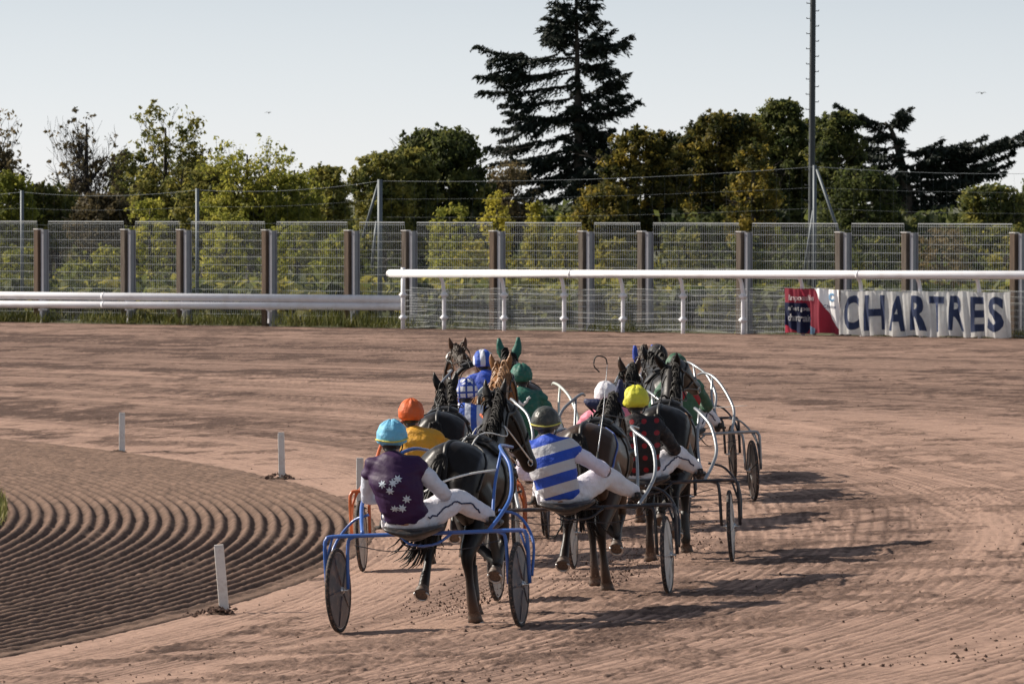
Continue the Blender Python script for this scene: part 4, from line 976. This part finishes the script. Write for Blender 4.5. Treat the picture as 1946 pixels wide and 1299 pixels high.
# ------------------------------------------------------------------ sulkies
WH = {}
def wheel_meshes():
    mb = MB(); n = 40
    mb.tube([(0, .335 * math.cos(a), .335 * math.sin(a)) for a in np.linspace(0, 2 * math.pi, n + 1)], .0195, 8); WH['tyre'] = mb.mesh('tyre')
    mb = MB(); mb.tube([(0, .318 * math.cos(a), .318 * math.sin(a)) for a in np.linspace(0, 2 * math.pi, n + 1)], .011, 6); WH['rim'] = mb.mesh('rim')
    mb = MB(); vs, fs = [], []
    prof = [(.014, .312), (.018, .24), (.026, .12), (.032, .055), (.032, 0)]
    for sx in (1, -1):
        k0 = len(vs)
        for (x, r) in prof[:-1]:
            for k in range(n): a = 2 * math.pi * k / n; vs.append((sx * x, r * math.cos(a), r * math.sin(a)))
        vs.append((sx * .032, 0, 0)); m = len(prof) - 1
        for i in range(m - 1):
            for k in range(n): fs.append((k0 + i * n + k, k0 + i * n + (k + 1) % n, k0 + (i + 1) * n + (k + 1) % n, k0 + (i + 1) * n + k))
        for k in range(n): fs.append((k0 + (m - 1) * n + k, k0 + (m - 1) * n + (k + 1) % n, len(vs) - 1))
    mb.add(vs, fs)
    for sx in (1, -1):
        for k in range(5):
            a = 2 * math.pi * k / 5; mb.tube([(sx * .031, .05 * math.cos(a), .05 * math.sin(a)), (sx * .0265, .13 * math.cos(a), .13 * math.sin(a)), (sx * .015, .30 * math.cos(a), .30 * math.sin(a))], [.012, .010, .006], 6)
    WH['disc'] = mb.mesh('disc')
    mb = MB(); mb.tube([(-.055, 0, 0), (-.04, 0, 0), (.04, 0, 0), (.055, 0, 0)], [.016, .03, .03, .016], 12); mb.tube([(-.085, 0, 0), (.085, 0, 0)], .010, 8)
    WH['hub'] = mb.mesh('hub')
wheel_meshes()
def sulky(mtx, label, frame, shaft, disc, seed=1, apex=.40, rope=False, sd=-.03):
    random.seed(seed); root = empty('sulky', (0, 0, 0), label, 'sulky', 'racing sulkies'); root.matrix_basis = mtx
    mb = MB(); BZ = .80; r = .017
    mb.tube([(-.865, 0, .36), (-.865, -.015, .70), (-.85, -.01, .775), (-.79, 0, .80), (-.4, 0, .80), (0, 0, .80), (.4, 0, .80), (.79, 0, .80), (.85, -.01, .775), (.865, -.015, .70), (.865, 0, .36)], r, 10, 4)
    for s in (-1, 1):
        mb.tube([(s * .55, 0, .805), (s * .635, .01, .785), (s * .675, .015, .72), (s * .685, .0, .36)], r * .9, 8, 4)
        mb.tube([(s * .56, .30, .96), (s * .72, .36, .90), (s * .855, .24, .70), (s * .875, .06, .42)], r * .72, 8, 5)
        mb.tube([(s * .862, 0, .60), (s * .80, .0, .795)], r * .6, 6)
        mb.tube([(s * .22, -.02, .79), (s * .12, -.08, .72), (0, -.10, .70)], r * .7, 6, 3)
    mb.build('frame', M[frame], root)
    for s in (-1, 1):
        ms = MB(); A = apex
        ms.tube([(s * .54, 0, .81), (s * .60, .22, .93), (s * .635, .45, 1.08), (s * .57, .75, 1.30), (s * (A + .03), .98, 1.43), (s * (A - .04), 1.25, 1.47), (s * (A - .05), 1.72, 1.44)], [r, r, r, r, r * .95, r * .9, r * .8], 10, 5)
        ms.tube([(s * (A + .02), 1.0, 1.43), (s * .43, .75, 1.16), (s * .465, .47, .90), (s * .47, .42, .86)], r * .85, 8, 4)
        ob = ms.build('shaft', M[shaft], root)
        mk = MB(); mk.tube([(s * .47, .43, .90), (s * .472, .41, .84)], [.028, .030], 10); mk.box((s * .47, .44, .845), (.065, .028, .014)); mk.build('stirrup', M['rubber'], ob)
        w = empty('wheel', (s * .772, 0, .352)); w.parent = root; w.rotation_euler = (random.uniform(0, 6), 0, s * .02)
        wm = bpy.data.objects.new('wheel', None)
        bpy.data.objects.remove(wm)
        t_ = link('tyre', WH['tyre'].copy(), M['rubber'], w); link('rim', WH['rim'].copy(), M['steel'], w); link('disc', WH['disc'].copy(), M[disc], w); link('hub', WH['hub'].copy(), M['steel'], w)
    se = MB(); cx = sd
    se.loft([(cx - .24, -.14, .875), (cx - .20, -.14, .845), (cx, -.14, .805), (cx + .20, -.14, .845), (cx + .24, -.14, .875)], [(.08, .012), (.15, .028), (.18, .05), (.15, .028), (.08, .012)], (0, 1, 0), 14, 4)
    se.loft([(cx - .15, -.13, .81), (cx, -.14, .78), (cx + .15, -.13, .81)], [(.05, .01), (.10, .04), (.05, .01)], (0, 1, 0), 10, 4)
    se.build('seat', M['seat_black'], root)
    mw = MB(); mw.tube([(-.62, .02, .72), (-.3, .0, .66), (0, -.02, .68), (.3, 0, .66), (.62, .02, .72)], .0045, 5, 4); mw.tube([(cx - .08, -.25, .73), (cx, -.27, .70), (cx + .08, -.25, .73)], .006, 5, 3); mw.build('cable', M['dark_paint'], root)
    if rope:
        mr = MB(); mr.tube([(-.10, .42, 1.13), (.06, .47, 1.21), (.25, .56, 1.26), (.44, .76, 1.28)], .009, 6, 4); mr.build('tail_rope', M['strap_white'], root)
    return root

# ------------------------------------------------------------------ drivers
def cloth_noise(me, amp, sx=9., seed=0):
    a = coords(me); me.update(); nn = np.empty(len(me.vertices) * 3); me.vertices.foreach_get('normal', nn); nn = nn.reshape(-1, 3)
    f = fbm(a[:, 0] * sx * .6 + a[:, 1] * sx * .5 + 40, a[:, 2] * sx * 1.5 + a[:, 0] * 3 + 40, 3, seed) - .5
    setco(me, a + nn * (f * amp)[:, None])
def patt(name, fn, rough=.62):
    m, t, p = newmat(name); co = objco(t); sp = nd(t, 'ShaderNodeSeparateXYZ'); t.links.new(co, sp.inputs[0])
    t.links.new(fn(t, sp.outputs[0], sp.outputs[1], sp.outputs[2], co), p.inputs['Base Color']); p.inputs['Roughness'].default_value = rough; p.inputs['Specular IOR Level'].default_value = .3
    n1 = noise_(t, co, 13, 4); bump_(t, p, n1, .65, .03); return m
def cl_(name, c, rough=.6, var=.12): M[name] = mat(name, c, rough, var=var, scale=9, bump=.65, bscale=13, dist=.03, spec=.3, dirt=(.30, .22, .18, .18))
M['c_purple'] = mat('c_purple', (.034, .010, .052), .6, var=.12, scale=9, bump=.3, bscale=22, dist=.012, spec=.25); cl_('c_pale', (.58, .62, .72)); cl_('c_white', (.72, .70, .74)); cl_('c_yellowor', (.60, .30, .028)); cl_('c_orange', (.62, .115, .028)); cl_('c_cyan', (.16, .47, .68))
cl_('c_blue', (.028, .075, .42)); cl_('c_green', (.018, .115, .085)); cl_('c_green2', (.045, .115, .072)); cl_('c_red', (.30, .014, .018)); cl_('c_pink', (.74, .22, .30)); cl_('c_yellow', (.62, .60, .05)); cl_('c_black', (.012, .012, .015)); cl_('c_navy', (.014, .022, .075))
cl_('c_lilac', (.70, .66, .78)); cl_('c_olive', (.05, .055, .05), .4); cl_('c_band', (.55, .50, .10)); cl_('c_star', (.50, .58, .68))
def f_str(t, x, y, z, co):
    q = math_(t, 'SUBTRACT', math_(t, 'ADD', z, math_(t, 'MULTIPLY', x, -.25)), .970); q = math_(t, 'FRACT', math_(t, 'DIVIDE', q, .188)); b_ = math_(t, 'GREATER_THAN', q, .5)
    return mixc(t, b_, (.50, .50, .53), (.022, .075, .46))
M['j_stripes'] = patt('j_stripes', f_str)
def f_chk(t, x, y, z, co):
    g = lambda v: math_(t, 'LESS_THAN', math_(t, 'FRACT', math_(t, 'MULTIPLY', math_(t, 'ADD', v, 5.02), 13)), .27)
    return mixc(t, math_(t, 'MAXIMUM', math_(t, 'MAXIMUM', g(x), g(z)), g(y)), (.66, .67, .72), (.03, .07, .34))
M['j_check'] = patt('j_check', f_chk)
def f_chev(t, x, y, z, co):
    ax = math_(t, 'ABSOLUTE', math_(t, 'SUBTRACT', x, .02)); q = math_(t, 'ADD', z, math_(t, 'MULTIPLY', ax, 1.55)); b_ = math_(t, 'MULTIPLY', math_(t, 'GREATER_THAN', q, 1.335), math_(t, 'LESS_THAN', q, 1.455))
    return mixc(t, b_, (.040, .115, .070), (.30, .014, .018))
M['j_chevron'] = patt('j_chevron', f_chev)
def f_dots(t, x, y, z, co):
    g = lambda v: math_(t, 'POWER', math_(t, 'SUBTRACT', math_(t, 'FRACT', math_(t, 'MULTIPLY', math_(t, 'ADD', v, 5.0), 8.5)), .5), 2)
    b_ = math_(t, 'LESS_THAN', math_(t, 'ADD', g(x), g(z)), .045); return mixc(t, b_, (.012, .010, .013), (.24, .012, .018))
M['j_dots'] = patt('j_dots', f_dots)
def f_hal(t, x, y, z, co): return mixc(t, math_(t, 'GREATER_THAN', math_(t, 'FRACT', math_(t, 'MULTIPLY', math_(t, 'ADD', x, 5.03), 8)), .5), (.62, .64, .72), (.03, .085, .40))
M['j_bluewhite'] = patt('j_bluewhite', f_hal)
def star(mb, T, c, R, mi=0):
    loc, nor, _, _ = T.find_nearest(V(c)); u = nor.cross(V((0, 0, 1))).normalized(); v = u.cross(nor); a0 = random.uniform(0, 1); vs = [loc + nor * .006]
    for k in range(14):
        a = a0 + math.pi * k / 7; r = R if k % 2 == 0 else R * .48; q = loc + u * r * math.cos(a) + v * r * math.sin(a); l2, n2, _, _ = T.find_nearest(q); vs.append(l2 + n2 * .005)
    mb.add(vs, [(0, k + 1, (k + 1) % 14 + 1) for k in range(14)], mi)
def hand(mb, w, d, up, s):
    """w wrist, d direction, up back-of-hand normal; fist closed loosely round the rein"""
    d = d.normalized(); x = d.cross(up).normalized(); up = x.cross(d)
    mb.loft([w - d * .02, w + d * .03, w + d * .085], [(.026, .02), (.040, .017), (.042, .015)], x, 10, 2)
    for k in range(4):
        b_ = w + d * .085 + x * (.031 - .0207 * k); L = (.036, .042, .039, .030)[k]
        p1 = b_ + d * L - up * .008; p2 = p1 - up * L * .75 + d * .006; p3 = p2 - d * L * .65 - up * .004
        mb.loft([b_ - d * .015, b_, p1, p2, p3], [.0098, .0098, .0092, .0085, .007], x, 7, 2)
    tb = w + d * .035 + x * s * .036; mb.loft([tb - d * .01 - x * s * .012, tb + d * .02 + x * s * .016 - up * .012, tb + d * .045 + x * s * .006 - up * .026, tb + d * .062 - x * s * .008 - up * .032], [.012, .0115, .010, .008], up, 7, 2)
def driver(mtx, label, jacket, sleeve, helmet, band=None, dx=-.03, L=-.06, seed=1, hyaw=0., collar=None, stars=False, trous='c_white', pipe='c_navy', raise_r=None, dz=0., vcol=None, visor='c_black'):
    random.seed(seed); root = empty('person', (0, 0, 0), label, 'person', 'sulky drivers'); root.matrix_basis = mtx
    sp = [(0, -.11, .90, .165, .13), (.25, -.165, 1.04, .172, .13), (.6, -.195, 1.22, .20, .145), (.9, -.165, 1.355, .195, .125), (1.0, -.13, 1.42, .12, .10), (1.06, -.10, 1.465, .066, .066)]
    S = lambda k: V((dx + L * sp[k][0], sp[k][1], sp[k][2] + dz * (sp[k][2] - .9) / .5))
    head = V((dx + L * 1.25, -.055, 1.575 + dz)); hr = Matrix.Rotation(-hyaw, 3, 'Z')
    hw = [V((-.14 + dx, .36, 1.09)), V((.16 + dx, .36, 1.10))]; el = [V((-.315 + dx + L * .4, .02, 1.13)), V((.325 + dx + L * .4, .02, 1.13))]
    if raise_r: el[1], hw[1] = V(raise_r[0]), V(raise_r[1])
    sh = [S(3) + V((-.185, .01, -.005)), S(3) + V((.185, .01, -.005))]
    hip = [V((s * .095 + dx, -.08, .905)) for s in (-1, 1)]; kn = [V((s * .27 + dx * .5, .30, 1.045)) for s in (-1, 1)]; an = [V((s * .445, .515, .90)) for s in (-1, 1)]
    # body (skin), one continuous surface under the clothes
    mb = MB(); mb.loft([S(k) for k in range(6)], [(q[3] * .86, q[4] * .86) for q in sp], (1, 0, 0), 14, 3)
    mb.loft([S(5) - V((0, 0, .05)), S(5) + V((L * .05, .02, .04)), head - V((0, .0, .03))], [.06, .055, .055], (1, 0, 0), 10, 2)
    mb.add(*sphere(head, (.076, .096, .112), 14, 10))
    hh = lambda x, y, z: head + hr @ V((x, y, z))
    mb.loft([hh(0, .02, -.04), hh(0, .065, -.085), hh(0, .085, -.105)], [(.062, .05), (.045, .036), (.022, .02)], hr @ V((1, 0, 0)), 10, 2)
    mb.loft([hh(0, .088, .02), hh(0, .112, -.02), hh(0, .100, -.035)], [(.010, .008), (.015, .013), (.012, .010)], hr @ V((1, 0, 0)), 8, 2)
    for s in (-1, 1): mb.add(*sphere(hh(s * .079, -.005, -.01), (.011, .02, .031), 8, 6)); mb.add(*sphere(hh(s * .035, .083, -.075 + .015), (.02, .012, .006), 8, 6))
    for i in (0, 1):
        mb.loft([sh[i], sh[i].lerp(el[i], .5), el[i], el[i].lerp(hw[i], .35), hw[i]], [.055, .047, .041, .040, .026], (0, 1, 0), 10, 3)
        mb.loft([hip[i], hip[i].lerp(kn[i], .5) + V((0, 0, .02)), kn[i], kn[i].lerp(an[i], .4), an[i]], [(.095, .095), (.078, .085), (.056, .06), (.056, .058), (.036, .04)], (1, 0, 0), 10, 3)
    me = fused(mb, .014, 3); m2 = MB()
    for i, s in ((0, -1), (1, 1)): hand(m2, hw[i], V((0, .9, .12)) if not (raise_r and i) else (hw[1] - el[1]) + V((-.1, .2, .1)), V((0, -.1, 1)), -s)
    bmx = bmesh.new(); bmx.from_mesh(me); bmx.from_mesh(m2.mesh()); bmx.to_mesh(me); bmx.free()
    body = link('body', me, M['skin'], root)
    mh = MB(); mh.add(*sphere(head + hr @ V((0, -.02, .005)), (.086, .098, .105), 14, 10)); mh.loft([head + V((0, -.07, -.05)), head + V((0, -.075, -.10)), head + V((0, -.07, -.125))], [(.05, .03), (.04, .022), (.018, .01)], (1, 0, 0), 10, 2); mh.build('hair', M['hair_dark'], root)
    for s in (-1, 1): me_ = MB(); me_.add(*sphere(hh(s * .032, .083, .012), (.012, .010, .009), 8, 6)); me_.build('eye', M['eye'], root)
    # helmet under its silk cover
    vs, fs = sphere((0, 0, 0), (.129, .150, .143), 28, 20); out = []
    for v in vs:
        z = v.z; k = 1.0
        if z < -.045: z = -.045 - (-.045 - z) * .45; k = .97 - .22 * min(1, max(0, (-.05 - v.z) / .075))
        w = .007 * math.sin(9 * math.atan2(v.y, v.x) + 2 * seed) * max(0, z / .12 + .2) + .003 * math.sin(v.z * 95 + 3 * math.atan2(v.y, v.x))
        if helmet in ('c_olive', 'c_black'): w = 0
        n = v.normalized() * w; out.append(head + hr @ V((v.x * k + n.x, v.y * k + n.y - .012, z + n.z + .036)))
    mk = MB(); mk.add(out, fs); he = mk.build('helmet', M[helmet], root)
    mv = MB(); mv.loft([hh(0, .10, .035), hh(0, .15, .02), hh(0, .185, .005)], [(.085, .008), (.075, .006), (.04, .003)], hr @ V((1, 0, 0)), 12, 3); mv.build('visor', M[visor], he)
    if band: mk = MB(); mk.tube([head + hr @ V((.1325 * math.cos(a), .1535 * math.sin(a) - .012, .010 + .012 * math.sin(a * 2 + 1))) for a in np.linspace(0, 6.283, 29)], .0075, 6); mk.build('helmet_band', M[band], he)
    mg = MB()
    for s in (-1, 1): mg.tube([hh(s * .085, .0, .02), hh(s * .078, .03, -.06), hh(s * .03, .075, -.115)], .006, 5, 3)
    mg.build('chin_strap', M['c_black'], he)
    # jacket, sleeves, trousers, boots
    mj = MB(); mj.loft([S(0) - V((0, 0, .02)), S(0) + V((0, 0, .03))] + [S(k) for k in range(1, 5)] + [S(5) - V((0, 0, .005))], [(.178, .15), (.182, .152), (.19, .155), (.215, .165), (.21, .142), (.135, .112), (.072, .074)], (1, 0, 0), 18, 3)
    for i, s in ((0, -1), (1, 1)): mj.loft([S(3) + V((s * .05, 0, 0)), sh[i] + V((s * .01, 0, .0)), sh[i].lerp(el[i], .12)], [(.11, .12), (.088, .10), (.078, .082)], (0, 1, 0), 12, 2)
    me = fused(mj, .015, 4); cloth_noise(me, .046, 8, seed); jk = link('jacket', me, M[jacket], root); TJ = bvh(me)
    if stars:
        ms = MB()
        for (x, z) in ((.10, 1.335), (.025, 1.255), (-.135, 1.225), (-.04, 1.13), (.13, 1.065), (.07, .95), (-.055, .93)): star(ms, TJ, (dx + L * (z - .9) / .5 + x, -.5, z), .041)
        jk.data.materials.append(M['c_star']); b2 = bmesh.new(); b2.from_mesh(jk.data); q = ms.mesh(); q.polygons.foreach_set('material_index', [1] * len(q.polygons)); b2.from_mesh(q); b2.to_mesh(jk.data); b2.free()
    if vcol:
        ms = MB(); c = S(4); strap(ms, TJ, [(c.x - .11, -.4, 1.42 + dz), (c.x, -.4, 1.30 + dz), (c.x + .11, -.4, 1.42 + dz)], .03, .006, .02, .004); ms.build('chevron_print', M[vcol], jk)
    if collar: ms = MB(); c = S(5); ms.tube([c + V((.072 * math.cos(a), .074 * math.sin(a), -.02)) for a in np.linspace(0, 6.283, 17)], .022, 8); ms.build('collar', M[collar], jk)
    for i, s in ((0, -1), (1, 1)):
        mq = MB(); mq.loft([sh[i] - V((s * .02, 0, -.005)), sh[i].lerp(el[i], .45) + V((s * .012, -.01, 0)), el[i] + V((0, -.012, -.008)), el[i].lerp(hw[i], .45), hw[i]], [(.080, .074), (.072, .070), (.060, .060), (.054, .054), (.034, .034)], (0, 1, 0), 16, 6)
        me = mq.mesh('sleeve'); cloth_noise(me, .036, 12, seed + 3 + i); link('sleeve', me, M[sleeve], root)
    mt = MB(); mt.loft([V((dx - .175, -.09, .905)), V((dx - .09, -.09, .90)), V((dx + .09, -.09, .90)), V((dx + .175, -.09, .905))], [(.10, .06), (.135, .085), (.135, .085), (.10, .06)], (0, 1, 0), 14, 3)
    for i in (0, 1): mt.loft([hip[i] + V((0, -.02, 0)), hip[i].lerp(kn[i], .5) + V((0, 0, .015)), kn[i] + V((0, .01, .008)), kn[i].lerp(an[i], .45), an[i]], [(.132, .122), (.122, .122), (.102, .100), (.088, .088), (.062, .062)], (1, 0, 0), 14, 4)
    me = fused(mt, .014, 3); cloth_noise(me, .020, 13, seed + 9); tr = link('trousers', me, M[trous], root); TT = bvh(me)
    if pipe:
        for i, s in ((0, -1), (1, 1)): mp_ = MB(); strap(mp_, TT, [hip[i] + V((s * .2, -.2, .03)), hip[i].lerp(kn[i], .5) + V((s * .22, -.28, .03)), kn[i] + V((s * .2, -.25, .05)), an[i] + V((s * .05, -.25, .0))], .012, .003, .02, .003); mp_.build('piping', M[pipe], tr)
    for i, s in ((0, -1), (1, 1)):
        mo = MB(); a = an[i]; mo.loft([a.lerp(kn[i], .12), a + V((0, .005, -.02)), a + V((s * .01, .03, -.06))], [(.052, .054), (.046, .05), (.042, .05)], (1, 0, 0), 10, 3); mo.loft([a + V((0, -.045, -.065)), a + V((s * .01, .04, -.068)), a + V((s * .03, .15, -.055)), a + V((s * .035, .20, -.055))], [(.034, .036), (.042, .04), (.042, .03), (.02, .016)], (1, 0, 0), 10, 3)
        me = fused(mo, .010, 3); link('boot', me, M['boot'], root)
    root['_rh'] = tuple(hw[1] + V((0, .09, .0))); del root['_rh']
    return root, hw

# ------------------------------------------------------------------ the field of runners
def frame_at(px, d, yaw, roll=None, sc=1.0):
    x = (px - 973) / FPX * d; z = gz(x, d); e = .6
    t = math.radians(yaw); rx, ry = math.cos(t), -math.sin(t)      # right-hand direction
    slope = (gz(x + rx * e, d + ry * e) - gz(x - rx * e, d - ry * e)) / (2 * e)
    fw = (gz(x - ry * 1, d + rx * 1) - gz(x + ry * 1, d - rx * 1)) / 2
    return Matrix.Translation((x, d, z + .002)) @ Matrix.Rotation(-t, 4, 'Z') @ Matrix.Rotation(math.atan(fw), 4, 'X') @ Matrix.Rotation(-math.atan(slope) * .92, 4, 'Y') @ Matrix.Scale(sc, 4)
def team(px, d, yaw, H, S, D, hdx=0., hy=0., adv=1.5, sc=1.0):
    fm = frame_at(px, d, yaw, sc=sc)
    sulky(fm, **S); dr, hw = driver(fm, **D)
    p = fm @ V((hdx, adv, 0)); hm = frame_at(973 + p.x / p.y * FPX, p.y, yaw + hy, sc=sc)
    inv = hm.inverted() @ fm; hands = [inv @ (h + V((0, .09, -.02))) for h in hw]
    horse(hm, hands=hands, **H); return fm, hw
def held_whip(fm, hw, tip, label, tassel=True):
    a = fm @ (hw[1] + V((0, .08, -.02))); b_ = at(*tip); root = empty('whip', a, label, 'whip', 'whips held by drivers'); e = b_ - a; mb = MB()
    mb.tube([-e * .06, e * .12], .008, 8); mb.build('handle', M['leather'], root)
    mb = MB(); mb.tube([e * .1, e * .5 + V((.01, 0, .0)), e], [.0055, .004, .0026], 6, 4); mb.build('shaft', M['strap_white' if not tassel else 'steel'], root)
    if tassel:
        mb = MB(); mb.tube([e, e + V((-.02, 0, .06)), e + V((-.10, 0, .07)), e + V((-.12, 0, -.01)), e + V((-.07, 0, -.07))], .006, 6, 4); mb.build('lash', M['leather'], root)
# A near left
team(817, 52.3, 13, dict(label='black horse of the nearest team, its head turned to the right', coat_='black', hair='hair_black', pose=1, nyaw=.0, hyaw=.48, pitch=-.02, poll=.15, seed=11, tail=-.16, extra='diag', boots='front', rein_mat='strap_white', mane_n=120),
     dict(label='nearest sulky, blue painted frame with grey disc wheels', frame='blue_paint', shaft='blue_paint', disc='disc_gray', seed=2, rope=True, apex=.42, sd=-.06),
     dict(label='driver in a dark purple top with pale stars and a light blue helmet cover', jacket='c_purple', sleeve='c_pale', helmet='c_cyan', band='c_band', dx=-.125, L=-.09, seed=3, stars=True, collar='c_pale', hyaw=-.1), hdx=.03, hy=1)
# B near right
fmB, hwB = team(1108, 56.2, 9.5, dict(label='dark bay horse in navy ear covers pulling the black beamed sulky', coat_='darkbay', hair='hair_black', pose=1, nyaw=-.02, hyaw=.10, poll=-.04, earside=1, hood='c_navy', seed=12, tail=.02, strapmat='strap_blue', extra='diag', mane_n=100),
     dict(label='sulky with a dark beam, bare silver shafts and pale left wheel', frame='dark_paint', shaft='silver', disc='disc_white', seed=4, apex=.36, sd=-.08),
     dict(label='driver in a blue and grey hooped top with a dark helmet', jacket='j_stripes', sleeve='c_lilac', helmet='c_olive', band='c_band', dx=-.14, L=-.09, seed=5, collar='c_blue', hyaw=.1, dz=-.03, raise_r=((.25, -.02, 1.13), (.13, .22, 1.20)), pipe=None), hdx=-.07, hy=0)
held_whip(fmB, hwB, (1154, 692, 56.9), 'thin upright whip with a curled lash held by the blue hooped driver')
# C orange
team(836, 62.7, 5, dict(label='black horse with a blown mane ahead of the orange capped driver', coat_='black', hair='hair_black', pose=2, nyaw=-.14, hyaw=-.1, poll=.02, seed=13, mane_n=130),
     dict(label='orange framed sulky half hidden behind the purple starred driver', frame='orange_paint', shaft='orange_paint', disc='disc_white', seed=6),
     dict(label='driver in a plain yellow orange top with an orange helmet cover', jacket='c_yellowor', sleeve='c_yellowor', helmet='c_orange', dx=-.06, L=-.12, seed=7, dz=-.06, collar='c_yellowor'), hdx=-.05, hy=-1)
# H right, dotted jacket
team(1241, 61.2, 6, dict(label='big black horse with its head held highest and a tan strap on its rump', coat_='black', hair='hair_black', pose=2, nyaw=.02, hyaw=.27, pitch=.60, poll=.22, seed=14, strapmat='strap_tan', extra='diag', boots='front'),
     dict(label='black framed sulky right of the blue hooped driver', frame='dark_paint', shaft='silver', disc='disc_white', seed=8, apex=.42),
     dict(label='driver in a black top with red dots and a yellow helmet cover', jacket='j_dots', sleeve='c_black', helmet='c_yellow', dx=-.05, L=-.03, seed=9, collar='c_yellow'), hdx=.06, hy=0)
# D check helmet
team(904, 67.6, 4, dict(label='chestnut horse in front of the check capped driver', coat_='chestnut', hair='hair_flax', pose=1, nyaw=.10, hyaw=.1, poll=.08, seed=15, mane_n=110),
     dict(label='navy beamed sulky half hidden behind the head of the nearest horse', frame='navy_paint', shaft='silver', disc='disc_gray', seed=10),
     dict(label='driver in a blue and white top with a blue checked white helmet cover', jacket='j_bluewhite', sleeve='c_blue', helmet='j_check', dx=.0, L=-.02, seed=11), hdx=.08, hy=3)
# G pink
team(1172, 68.0, 3, dict(label='dark brown horse with a white browband behind the bay with navy ear covers', coat_='darkbay', hair='hair_black', pose=2, nyaw=.1, hyaw=.1, poll=-.05, seed=16, browwhite=True),
     dict(label='dark framed sulky of the pink topped driver', frame='dark_paint', shaft='silver', disc='disc_dark', seed=12),
     dict(label='driver in a pink top and white helmet behind the bay with navy ear covers', jacket='c_pink', sleeve='c_pink', helmet='c_white', dx=-.02, L=-.02, seed=13, dz=-.12), hdx=.06, hy=2)
# E green
team(1003, 72.5, -1, dict(label='dark bay horse in green ear covers at the front of the left group', coat_='darkbay', hair='hair_black', pose=1, nyaw=-.02, hyaw=.0, poll=.09, hood='c_green', seed=17),
     dict(label='pale shafted sulky of the green capped driver', frame='dark_paint', shaft='pale_paint', disc='disc_dark', seed=14, apex=.44),
     dict(label='driver in a green top with a white chevron and a dark green helmet', jacket='c_green', sleeve='c_green', helmet='c_green', dx=.0, L=.0, seed=15, vcol='strap_white'), hdx=-.04, hy=-2)
# I green and red
fmI, hwI = team(1309, 73.4, -6, dict(label='black horse of the silver sulky, mostly hidden by the high headed black horse', coat_='black', hair='hair_black', pose=2, nyaw=-.05, hyaw=-.1, poll=-.08, seed=18),
     dict(label='silver sulky at the far right of the field with dark wheels', frame='silver', shaft='silver', disc='disc_dark', seed=16, apex=.46),
     dict(label='driver in a green top with a red chevron on the silver sulky', jacket='j_chevron', sleeve='c_green2', helmet='c_green2', dx=-.03, L=-.04, seed=17), hdx=.02, hy=-1)
held_whip(fmI, hwI, (1420, 770, 73.6), 'thin slanting whip held by the driver in green with a red chevron', False)
# J blue ears
team(1276, 77.8, -3, dict(label='brown horse in bright blue ear covers beside the high headed black horse', coat_='bay', hair='hair_brown', pose=3, nyaw=-.05, hyaw=.0, poll=-.27, hood='c_blue', seed=19, browwhite=True),
     dict(label='sulky hidden among the horses of the right group', frame='dark_paint', shaft='silver', disc='disc_dark', seed=18),
     dict(label='driver in navy hidden behind the big black horse of the right group', jacket='c_navy', sleeve='c_navy', helmet='c_black', seed=19), hdx=-.02, hy=-2)
# F blue
team(944, 79.0, -7, dict(label='bay horse with a white blaze leading the left group', coat_='bay', hair='hair_brown', pose=4, nyaw=-.1, hyaw=-.2, poll=-.02, seed=20, blaze=True, browwhite=True),
     dict(label='leading sulky of the left group, mostly hidden by the horses behind', frame='dark_paint', shaft='silver', disc='disc_dark', seed=20),
     dict(label='driver with a blue and white helmet leading the left group', jacket='c_blue', sleeve='c_blue', helmet='j_bluewhite', seed=21), hdx=-.03, hy=-3)
# earth thrown up by the hooves
def kicked():
    mb = MB(); random.seed(77)
    for px, d, n, hgt in ((868, 54.6, 260, .28), (930, 55.9, 200, .22), (800, 54.4, 60, .35), (1170, 58.3, 260, .40), (1080, 58.0, 90, .35), (1210, 59.8, 120, .35), (1330, 63.5, 80, .3), (860, 65, 60, .3), (1300, 62.5, 80, .3)):
        for k in range(n):
            x = (px - 973) / FPX * d + random.gauss(0, .16); y = d + random.gauss(0, .35); z = gz(x, y) + abs(random.gauss(0, hgt * .5)); r = random.uniform(.003, .011) * (1 if random.random() < .9 else 1.8)
            vs = [V((x, y, z)) + V((a, b_, c)) * r * random.uniform(.6, 1.3) for a, b_, c in ((1, 0, -.6), (-.8, .7, -.5), (-.7, -.8, -.5), (0, 0, 1))]; mb.add(vs, [(0, 1, 3), (1, 2, 3), (2, 0, 3), (0, 2, 1)])
    tag(mb.build('flying_dirt', M['track_soil'], smooth=False), 'small bits of earth thrown up by the hooves', 'dirt', kind='stuff')
kicked()
